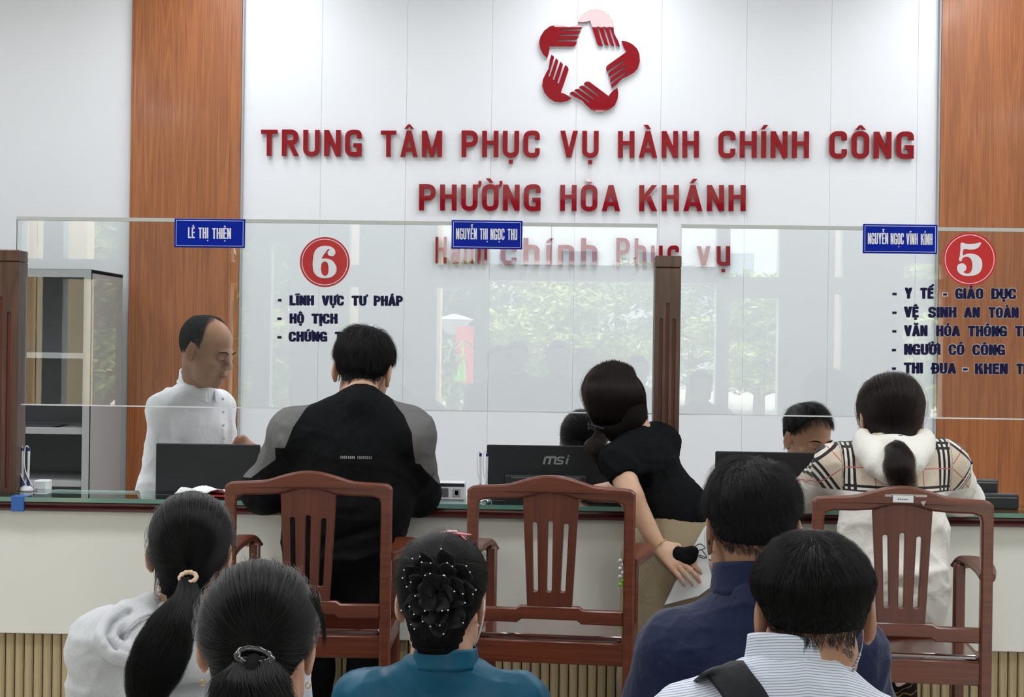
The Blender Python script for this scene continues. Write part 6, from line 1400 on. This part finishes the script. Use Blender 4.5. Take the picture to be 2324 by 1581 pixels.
def top_garment(name, r, J, neck, m, wc=.16, flat=.62, sh=.064, arm=(.064, .055, .042), h=.006, cutn=(0, .45, .9), cutz=.02, trap=.056, **kw):
    sd = SDF(.03); torso(sd, J['hips'], J['chest'], neck + np.array((0, -.004, -.012)), J['shL'], J['shR'], wc, wc * .97, wc, flat=flat, sh=sh, trap=trap)
    for k in 'LR': sd.chain([J['sh' + k], J['el' + k], J['wr' + k]], arm, .03)
    sd.cut(neck + np.array((0, 0, cutz)), cutn); sd.cut((0, 0, .44), (0, 0, -1))
    return garment(name, sd, r, m, h, **kw)
M_jean = fabric('dark_jeans', (38, 42, 58), .85)
# ---- A: grey hoodie, long ponytail
M_hood = fabric('heather_grey', (206, 208, 212), .92, .3, 800, .1, 9, .22, rgb2=(198, 200, 205))
hd, neck, r, J = seated('person', 'woman in a light grey hoodie with a long black ponytail, seated at the left', 432, 1262, 3.05, 4, 6, 2, 1.02, 428, 1398, .165, M_skin2)
top_garment('hoodie', r, J, neck, M_hood, wc=.178, sh=.078, arm=(.082, .074, .05), trap=.066, crease=[(.0050, .17, 21), (.0020, .08, 22)], folds_=[([A_(190, 1500, 2.95), A_(240, 1530, 2.92), A_(300, 1581, 2.9)], .014, .005), ([A_(330, 1470, 2.93), A_(300, 1530, 2.9)], .012, -.005), ([A_(465, 1525, 2.93), A_(420, 1560, 2.92)], .008, -.004)], wrinkle=[((20, 20, 20), .002, 5)])
sd = SDF(.012); ring = [(338, 1372, 3.02), (288, 1388, 2.98), (250, 1420, 2.93), (236, 1450, 2.90), (262, 1478, 2.89), (320, 1500, 2.885), (400, 1522, 2.88), (470, 1515, 2.89), (530, 1480, 2.92), (545, 1430, 2.96), (520, 1385, 3.0)]
sd.chain([A_(*q) for q in ring], [.020, .022, .022, .020, .021, .024, .026, .026, .024, .022, .02], .015)
ring2 = [(340, 1372, 3.04), (320, 1410, 2.99), (330, 1450, 2.95), (380, 1480, 2.93), (440, 1485, 2.93), (490, 1450, 2.95), (510, 1400, 3.0)]
sd.chain([A_(*q) for q in ring2], [.026, .032, .036, .036, .036, .034, .028], .025)
garment('hood', sd, r, M_hood, .005, [([A_(262, 1420, 2.90), A_(300, 1450, 2.88), A_(345, 1440, 2.88)], .006, -.012), ([A_(282, 1372, 2.98), A_(245, 1400, 2.93), A_(228, 1435, 2.90), A_(240, 1462, 2.88)], .007, .007), ([A_(292, 1385, 2.95), A_(258, 1412, 2.91), A_(246, 1440, 2.89), A_(262, 1466, 2.87)], .006, -.011), ([A_(300, 1400, 2.92), A_(340, 1425, 2.90)], .007, .006), ([A_(250, 1455, 2.88), A_(300, 1482, 2.87), A_(380, 1500, 2.86)], .005, -.004), ([A_(345, 1375, 2.96), A_(300, 1420, 2.9), A_(292, 1450, 2.88)], .006, -.006)])
trousers(r, J, M_jean)
tie = A_(427, 1312, 2.945); td = hd.M.T @ (tie - hd.c) / hd.sc - C0
tied_hair(hd, r, td, [A_(427, 1312, 2.935), A_(424, 1350, 2.90), A_(400, 1400, 2.87), A_(378, 1450, 2.85), A_(355, 1500, 2.84), A_(336, 1560, 2.84), A_(318, 1640, 2.85)], [.016, .026, .044, .057, .056, .040, .012], 15000, vol=lambda U: .007 + .010 * np.clip(U[..., 2] + .2, 0, 1), line=lambda U: hairline(U, -.78, .4, -.17), seed=61, tie_h=.016, flyaway=.02, frizz=.0022, tail_n=8000, ends=.62, wav=.002)
P = []; rg_ = np.random.default_rng(8)
for i in range(60):
    a = A_(400 + 20 * rg_.random(), 1372, 2.88); b = A_(330 - 20 * rg_.random(), 1400 + 20 * rg_.random(), 2.85); c = A_(258 + 30 * rg_.random(), 1440 + 20 * rg_.random(), 2.86); P.append(cat([tuple(a), tuple((a + b) / 2), tuple(b), tuple(c)], 4, False))
curves('loose_strands', np.array(P), M_hair, r, .00016)
def scrunch(center, rx_, ry_, thick, m, r, n=28, tilt=0.0, nm='hair_tie'):
    mb = MB(); pts = [np.array(center) + np.array((rx_ * math.cos(a), ry_ * .8 * math.sin(a), ry_ * math.sin(a) * .75 + tilt * math.cos(a))) for a in [2 * math.pi * i / n for i in range(n)]]
    mb.tube(pts, [thick * (1 + .18 * math.sin(i * 2.3)) for i in range(n)], 8, True); return mb.build(nm, m, r, smooth=True)
scrunch(A_(427, 1310, 2.93), .0165, .012, .0048, fabric('beige_tie', (206, 178, 150), .8), r)
# ---- B: low tied hair
M_pale = fabric('pale_top', (190, 194, 200), .9)
hd, neck, r, J = seated('person', 'woman with low-tied black hair and gold earrings, seated nearest the left of the camera', 585, 1472, 2.16, 3, 12, 1, 1.0, 586, 1625, .155, M_skin2)
top_garment('top', r, J, neck, M_pale, wc=.165)
trousers(r, J, M_jean)
tie = A_(578, 1492, 2.045); td = hd.M.T @ (tie - hd.c) / hd.sc - C0
tied_hair(hd, r, td, [A_(578, 1492, 2.035), A_(571, 1530, 2.01), A_(576, 1580, 2.0), A_(570, 1640, 2.01), A_(575, 1720, 2.03)], [.020, .052, .062, .060, .030], 15000, vol=lambda U: .010 + .005 * np.clip(U[..., 2] + .1, 0, 1), line=lambda U: hairline(U, -.80, .4, -.16), seed=71, tie_h=.014, flyaway=.06, frizz=.0042, tail_n=9000, ends=.5, wav=.004)
scrunch(A_(578, 1492, 2.028), .024, .013, .0052, mat('beaded_black', (30, 30, 34), .15, spec=1.0), r, tilt=-.004)
mb = MB(); rr_ = random.Random(2)
for i in range(26):
    a = rr_.uniform(2.6, 6.8); c = np.array(A_(578, 1492, 2.020)) + np.array((.024 * math.cos(a), -.004 - .004 * rr_.random(), .010 * math.sin(a) + .006)); mb.lathe([(.0002, -.0011), (.0011, 0), (.0002, .0011)], c, 6)
mb.build('beads', mat('silver_bead', (210, 210, 214), .15, metal=1.0), r)
P = []
for i in range(110):                                                              # stray hair falling at the right side of the head
    a = A_(700 + 22 * rg_.random(), 1330 + 40 * rg_.random(), 2.14); b = A_(728 + 12 * rg_.random(), 1400 + 20 * rg_.random(), 2.14); c = A_(730 + 12 * rg_.random(), 1450 + 30 * rg_.random() ** 2, 2.14); P.append(cat([tuple(a), tuple((a + b) / 2), tuple(b), tuple(c)], 3, False))
curves('loose_strands', np.array(P), M_hair, r, .00018)
for q in (-1, 1):
    c = hd.w((q * .079, -.004, -.052)); MB().tube([c + np.array((.0035 * math.cos(a), .001, .0042 * math.sin(a))) for a in [2 * math.pi * i / 14 for i in range(14)]], .0009, 6, True).build('earring', gold if False else mat('gold_metal', (214, 180, 120), .25, metal=1.0), r, smooth=True)
# ---- C: teal satin dress, updo with beaded flower
M_satin = fabric('teal_satin', (0, 82, 110), .44, .0, 1100, .03, 8, .12, spec=.3)
hd, neck, r, J = seated('person', 'woman in a teal satin mandarin-collar top with a black beaded flower in her pinned-up hair', 1002, 1372, 2.87, -4, 8, 0, 1.02, 1004, 1500, .155, M_skin2)
sxa = [([A_(860, 1552, 2.76), A_(940, 1562, 2.75), A_(1030, 1552, 2.75)], .010, .004), ([A_(960, 1545, 2.77), A_(1010, 1556, 2.75), A_(1060, 1548, 2.76)], .008, -.004), ([A_(1180, 1540, 2.80), A_(1120, 1548, 2.78)], .008, .004), ([A_(845, 1538, 2.82), A_(842, 1581, 2.80)], .004, -.003), ([A_(1205, 1532, 2.82), A_(1212, 1581, 2.80)], .004, -.003)]
J['shL'][2] -= .006; J['shR'][2] -= .006
top_garment('satin_top', r, J, neck, M_satin, wc=.155, sh=.050, arm=(.056, .05, .04), trap=.046, cutz=.012, crease=[(.0020, .12, 23, (1.0, 1, 1.6)), (.0006, .06, 24)], folds_=sxa, h=.005, wrinkle=[((24, 24, 34), .002, 9)])
cb = A_(1004, 1524, 2.80); collar('collar', r, (cb[0], 2.868, cb[2]), .0605, .068, .040, .012, M_satin, span=140, roll=.8); trousers(r, J, M_jean)
tied_hair(hd, r, (0, -.9, .28), [], [], 14000, vol=lambda U: .010 + .014 * np.clip(U[..., 2] + .2, 0, 1), line=lambda U: hairline(U, -.82, .4, -.17), seed=81, tie_h=.022, flyaway=.04)
sd = SDF(.02); sd.ell(hd.w((0, -.098, .052)), (.050, .026, .046)); sd.ell(hd.w((0, -.098, .005)), (.046, .022, .038)); V, F = sd.mesh(.006); np_mesh('hair_bun', V, F, M_cap, r)
# flower ornament
FO = np.array(A_(990, 1350, 2.74)) - np.array(hd.w((0, -.135, .026))); FO[1] = 0
fl_ = empty('hair_flower', hd.w((0, -.135, .03)), 'black beaded fabric flower pinned over the bun of the woman in teal', 'hair ornament'); rf_ = random.Random(12); petalm = mat('black_organza', (14, 14, 17), .55, sheen=.1, spec=.25)
beads = []
for ring_, (nn, R1, sz, dep) in enumerate(((9, .055, .034, .0), (8, .038, .030, .010), (6, .020, .024, .020))):
    for i in range(nn):
        a = 2 * math.pi * (i + .5 * ring_) / nn + rf_.uniform(-.2, .2); cx_, cz_ = math.cos(a), math.sin(a); vs = []; nu, nv = 7, 6
        for iu in range(nu):
            for iv in range(nv):
                u = iu / (nu - 1); v = iv / (nv - 1) * 2 - 1; rr = (R1 - sz * .6) + sz * 1.35 * u; wd = sz * .62 * math.sin(min(1, u * .85 + .15) * math.pi * .86) + .002
                lx, lz, ly = rr * cx_ - v * wd * cz_, rr * cz_ + v * wd * cx_, -(dep + .010 + .014 * u * u + .006 * v * v - .010 * (1 - u)); jj = .0026 * math.sin(5 * u + 5 * i + 2.4 * v); p = hd.w((lx * .88 + jj, -.105 + ly - .012 + jj * 1.5, .026 + lz * .98 - jj)) + FO; vs.append(p)
        mb = MB().add(vs, [(iu * nv + iv, iu * nv + iv + 1, (iu + 1) * nv + iv + 1, (iu + 1) * nv + iv) for iu in range(nu - 1) for iv in range(nv - 1)]); o = mb.build('petal', petalm, fl_, smooth=True, fix=False)
        md = o.modifiers.new('thickness', 'SOLIDIFY'); md.thickness = .0012
        for q in (vs[(nu - 1) * nv + 2], vs[(nu - 1) * nv + nv - 1]): 
            if rf_.random() < .75: beads.append(np.array(q) + np.array((0, -.002, 0)))
bm_ = MB()
for q in beads: bm_.lathe([(.0003, -.0015), (.0014, -.0008), (.0016, 0), (.0014, .0008), (.0003, .0015)], q, 8)
bm_.build('beads', mat('pearl_bead', (236, 234, 228), .2, spec=.8), fl_, smooth=True)
pcx = hd.w((.022, -.015, .1385)); pk = empty('hair_clip', pcx, 'pink hair clip on top of the head of the woman in teal', 'hair clip')
MB().tube([pcx + np.array((-.036, -.012, .001)), pcx + np.array((-.018, -.013, .0035)), pcx + np.array((.012, -.013, .0015)), pcx + np.array((.036, -.010, .0))], [.0035, .0058, .0055, .002], 10, flat=.55).build('bar', mat('pink_plastic', (236, 130, 146), .25, coat=.4), pk, smooth=True)
MB().tube([pcx + np.array((.016, -.014, -.001)), pcx + np.array((.030, -.02, -.014))], [.004, .002], 8, flat=.6).build('prong', MATS['pink_plastic'], pk, smooth=True)
MB().box(pcx[0] - .014, pcx[0] + .008, pcx[1] - .019, pcx[1] - .005, pcx[2] + .003, pcx[2] + .0085, bev=.002).build('patch', mat('pale_pink', (238, 190, 192), .4), pk)
mk = empty('face_mask', hd.w((.05, .06, -.05)), 'white face mask worn by the woman in teal', 'mask')
sd = SDF(.01); sd.ell(hd.w((0, .062, -.055)), (.066, .052, .048)); 
sd.fn(lambda X, Y, Z, D: np.maximum(D, -(D + .0035))); V, F = sd.mesh(.004); np_mesh('mask_cloth', V, F, M_paper, mk)
MB().tube(cat([tuple(hd.w(p)) for p in ((.066, .03, -.035), (.080, .004, -.012), (.0835, -.016, .014), (.0865, -.024, .004), (.0835, -.020, -.03), (.072, .004, -.066), (.062, .03, -.078))], 5, False), .0016, 6).build('ear_loop', M_white, mk, smooth=True)
# ---- D: navy jacket, white mask
M_navyj = fabric('navy_jacket', (22, 31, 64), .7, .15, 900, .04, 8, .3)
hd, neck, r, J = seated('person', 'man in a navy jacket wearing a white mask and glasses, seated right of the middle', 1706, 1214, 2.76, 2, 4, 0, 1.05, 1722, 1352, .180, M_skin, ov=dict(shL=A_(1545, 1488, 2.76), shR=A_(1910, 1486, 2.76)))
sw = [([A_(1495, 1463, 2.63), A_(1560, 1447, 2.62), A_(1640, 1438, 2.62), A_(1900, 1440, 2.62)], .0035, -.003), ([A_(1476, 1390, 2.72), A_(1490, 1440, 2.66), A_(1492, 1500, 2.66), A_(1450, 1581, 2.68)], .0035, -.003), ([A_(1440, 1500, 2.7), A_(1470, 1560, 2.66)], .014, .005), ([A_(1450, 1450, 2.7), A_(1475, 1500, 2.66)], .012, -.005), ([A_(2005, 1500, 2.72), A_(1985, 1581, 2.7)], .012, .005)]
top_garment('jacket', r, J, neck, M_navyj, wc=.185, flat=.64, sh=.080, arm=(.082, .072, .05), h=.0055, trap=.066, cutz=.012, crease=[(.0040, .17, 25, (1, 1, .8)), (.0016, .07, 26)], folds_=sw)
cb = A_(1722, 1354, 2.68); collar('collar', r, (cb[0], 2.772, cb[2]), .069, .0785, .062, .030, M_navyj, span=140, roll=.5, thick=.005); trousers(r, J, M_jean)
short_hair(hd, r, 26000, (.12, -.25, .95), vol=lambda U: .003 + .021 * np.clip(U[..., 2] + .15, 0, 1), line=lambda U: hairline(U, -.64, .42, .04), length=lambda U: (.008 + .055 * np.clip(U[..., 2] + .45, 0, 1)) * side_trim(U, .7), mess=.6, swirl=.5, seed=91, lift=.12, capline=lambda U: hairline(U, -.57, .42, .08))
mk = empty('face_mask', hd.w((.0, .08, -.05)), 'white face mask worn by the man in the navy jacket', 'mask')
sd = SDF(.01); sd.ell(hd.w((0, .062, -.055)), (.066, .052, .048)); sd.fn(lambda X, Y, Z, D: np.maximum(D, -(D + .0035))); V, F = sd.mesh(.004); np_mesh('mask_cloth', V, F, M_paper, mk)
for q in (-1, 1):
    MB().tube(cat([tuple(hd.w(p)) for p in ((q * .066, .03, -.035), (q * .080, .004, -.010), (q * .0840, -.016, .016), (q * .088, -.026, .004), (q * .0850, -.024, -.03), (q * .074, -.004, -.068), (q * .062, .03, -.085))], 5, False), .0017, 6).build('ear_loop', M_white, mk, smooth=True)
gs = empty('glasses', hd.w((0, .10, 0)), 'black-framed glasses of the man in the navy jacket', 'glasses')
for q in (-1, 1):
    MB().tube([hd.w(p) for p in ((q * .070, .085, .012), (q * .0815, .02, .010), (q * .0830, -.012, .006), (q * .0815, -.030, -.016))], .0018, 6).build('temple', M_black, gs)
    MB().tube([hd.w((q * .036 + .026 * math.cos(a), .112 - .020 * abs(q * .036 + .026 * math.cos(a)) * 6, .002 + .019 * math.sin(a))) for a in [2 * math.pi * i / 18 for i in range(18)]], .0018, 6, True).build('rim', M_black, gs)
# ---- E: striped shirt with a bag strap
def stripe_mat():
    m = fabric('striped_shirt', (226, 230, 240), .8, .1, 1000, .04, 9, .2); n = m.node_tree.nodes; l = m.node_tree.links; p = n['Principled BSDF']
    a = n.new('ShaderNodeAttribute'); a.attribute_name = 'stripe'; d = n.new('ShaderNodeMath'); d.operation = 'DIVIDE'; d.inputs[1].default_value = .0043; l.new(a.outputs['Fac'], d.inputs[0]); f = n.new('ShaderNodeMath'); f.operation = 'FRACT'; l.new(d.outputs[0], f.inputs[0])
    r_ = n.new('ShaderNodeValToRGB'); e = r_.color_ramp.elements; e[0].position = 0; e[0].color = lin((228, 232, 242)); e[1].position = .60; e[1].color = lin((228, 232, 242)); q = e.new(.68); q.color = lin((150, 166, 196)); q = e.new(.90); q.color = lin((150, 166, 196)); q = e.new(.98); q.color = lin((228, 232, 242))
    l.new(f.outputs[0], r_.inputs['Fac']); l.new(r_.outputs['Color'], p.inputs['Base Color']); return m
M_str = stripe_mat()
hd, neck, r, J = seated('person', 'man in a blue-striped white shirt with a black bag strap over his left shoulder', 1846, 1406, 2.15, -4, 6, -2, 1.0, 1812, 1540, .172, M_skin, ov=dict(shL=A_(1575, 1652, 2.15), shR=A_(2020, 1715, 2.15), chest=A_(1800, 1760, 2.14)))
st = lambda V: {'stripe': 5 + V[:, 2] + .16 * np.abs(V[:, 0] - neck[0]) + .0035 * np.sin(V[:, 0] * 38) + .35 * (V[:, 1] - 2.1)}
SHIRT = top_garment('shirt', r, J, neck, M_str, wc=.165, flat=.6, sh=.062, arm=(.066, .058, .044), h=.005, trap=.060, cutz=.024, attrs=st, crease=[(.0042, .15, 27), (.0016, .07, 28)], wrinkle=[((26, 26, 26), .0022, 14)])
cb = A_(1825, 1527, 2.08); collar('collar', r, (cb[0], 2.164, cb[2]), .065, .077, .048, .040, M_str, span=150, roll=.35, thick=.004, tilt=-.010, attrs=lambda V: {'stripe': 5 + V[:, 2] + .30 * (V[:, 1] - 2.1)}); trousers(r, J, M_jean)
short_hair(hd, r, 30000, (.0, -.30, .95), vol=lambda U: .003 + .013 * np.clip((U[..., 2] + .30) / .5, 0, 1), line=lambda U: hairline(U, -.64, .42, .12) + .13 * np.exp(-((np.abs(U[..., 0]) - .40) / .14) ** 2) * (U[..., 1] < -.4), length=lambda U: (.007 + .075 * np.clip(U[..., 2] + .25, 0, .8)) * side_trim(U, .85), mess=.16, swirl=.05, seed=101, lift=.04, K=12, capline=lambda U: hairline(U, -.58, .42, .14))
bp = empty('shoulder_bag', A_(1665, 1600, 2.05), 'black padded shoulder strap over the striped shirt', 'bag')
sv = np.zeros(len(SHIRT.data.vertices) * 3, 'f'); SHIRT.data.vertices.foreach_get('co', sv); sv = sv.reshape(-1, 3) + woff(r)
def on_back(p):
    m_ = (np.abs(sv[:, 0] - p[0]) < .010) & (np.abs(sv[:, 2] - p[2]) < .010); return (sv[m_][:, 1].min() - .005) if m_.any() else None
def on_top(x, y):
    m_ = (np.abs(sv[:, 0] - x) < .010) & (np.abs(sv[:, 1] - y) < .010); return (sv[m_][:, 2].max() + .004) if m_.any() else None
rows_ = []; lft = cat([(1594, 1530), (1612, 1550), (1640, 1581), (1662, 1640), (1675, 1760)], 5, False); rgt = cat([(1700, 1520), (1722, 1545), (1745, 1581), (1762, 1640), (1770, 1760)], 5, False)
for (a, b_) in zip(lft, rgt):
    row = []
    for k in range(9):
        u = k / 8; p = A_(a[0] * (1 - u) + b_[0] * u, a[1] * (1 - u) + b_[1] * u, 2.08); y = on_back(p); row.append(np.array((p[0], y if y is not None else 2.09, p[2])))
    ys = np.array([q[1] for q in row]); c_ = np.polyfit(np.arange(9), ys, 2); ys = np.polyval(c_, np.arange(9))
    for k in range(9): row[k][1] = ys[k]
    rows_.append(row)
top_rows = []
for s_ in (.16, .12, .08, .045, .02):
    row = []
    for k in range(9):
        p = rows_[0][k]; x = p[0] - .015 * (s_ / .16); y = p[1] + s_; z = on_top(x, y); row.append(np.array((x, y, z if z is not None else p[2])))
    top_rows.append(row)
rows_ = top_rows + rows_; nr = len(rows_); Yr = np.array(rows_)
for _ in range(3): Yr[1:-1] = (Yr[:-2] + Yr[2:] + 2 * Yr[1:-1]) / 4
rows_ = Yr.tolist(); path = [np.array(rows_[-1][4])]
mb = MB().add([tuple(p) for row in rows_ for p in row], [(i * 9 + k, i * 9 + k + 1, (i + 1) * 9 + k + 1, (i + 1) * 9 + k) for i in range(nr - 1) for k in range(8)])
fabric('strap_black', (36, 37, 40), .8, .1, 1500, .15); o = mb.build('strap', MATS['strap_black'], bp, smooth=True); md = o.modifiers.new('thickness', 'SOLIDIFY'); md.thickness = .006; md.offset = 0
MB().box(path[-1][0] - .13, path[-1][0] + .15, 1.90, 1.995, path[-1][2] - .30, path[-1][2] + .02, bev=.03).build('bag_body', MATS['strap_black'], bp)
mb = MB().tube(cat([tuple(A_(*q)) for q in ((1958, 1425, 2.15), (1957, 1460, 2.13), (1950, 1490, 2.12), (1940, 1515, 2.12), (1928, 1535, 2.13))], 5, False), .0011, 6)
for k in range(6): mb.lathe([(.0003, -.003), (.0028, 0), (.0003, .003)], A_(1951 - 3 * k, 1486 + 7 * k, 2.12), 8)
lo = mb.build('mask_chain', mat('chain_silver', (180, 182, 184), .2, metal=1.0), None, smooth=True); tag(lo, 'thin silver chain hanging at the cheek of the man in the striped shirt', 'chain')
# ---- people behind the camera, visible only as dark reflections in the clear screens
def bystander(px, ytop, Yw, m, label, seed):
    V_ = 2 * GY - Yw; top = at(px, ytop, V_); hd = Head(np.array((top.x, Yw, top.z - .135)), 0, 0, 0, 1.0); neck = hd.c + np.array((0, -.02, -.14)); r = person('person', label, (top.x, Yw), 'people standing behind the camera')
    x = top.x; z = neck[2]; k = z / 1.30; J = dict(hips=(x, Yw, .86 * k), chest=(x, Yw, z - .20), shL=(x - .17, Yw, z - .08), shR=(x + .17, Yw, z - .08), elL=(x - .22, Yw, z - .36), elR=(x + .22, Yw, z - .36), wrL=(x - .20, Yw + .05, z - .6), wrR=(x + .20, Yw + .05, z - .6),
        hpL=(x - .09, Yw, .82 * k), hpR=(x + .09, Yw, .82 * k), knL=(x - .1, Yw, .46 * k), knR=(x + .1, Yw, .46 * k), anL=(x - .1, Yw, .09), anR=(x + .1, Yw, .09))
    body_skin(r, hd, neck, J, M_skin, fine=.008)
    sd = SDF(.03); torso(sd, np.array(J['hips']), J['chest'], neck, J['shL'], J['shR'], .16, .155, .16, sh=.066)
    for q in 'LR': sd.chain([np.array(J['sh' + q]), np.array(J['el' + q]), np.array(J['wr' + q])], [.066, .054, .042], .03)
    garment('shirt', sd, r, m, .014); trousers(r, J, M_jean, hipw=.15); hair_cap(hd, lambda U: .012 + 0 * U[..., 0], lambda U: hairline(U), r, M_cap)
GD = fabric('dull_shirt', (70, 74, 84), .9); GE = fabric('dull_shirt_pale', (120, 120, 122), .9)
bystander(1268, 770, -.42, GD, 'bystander standing behind the camera, mirrored near the middle of the screens', 1)
for i, (px, yt, Yw, m) in enumerate(((1132, 781, -.75, GE), (1174, 771, -1.25, GD), (1328, 786, -.80, GD), (1448, 803, -1.5, GE), (1592, 836, -1.0, GD))): bystander(px, yt, Yw, m, 'bystander behind the camera, seen only mirrored in the clear screens', i + 2)
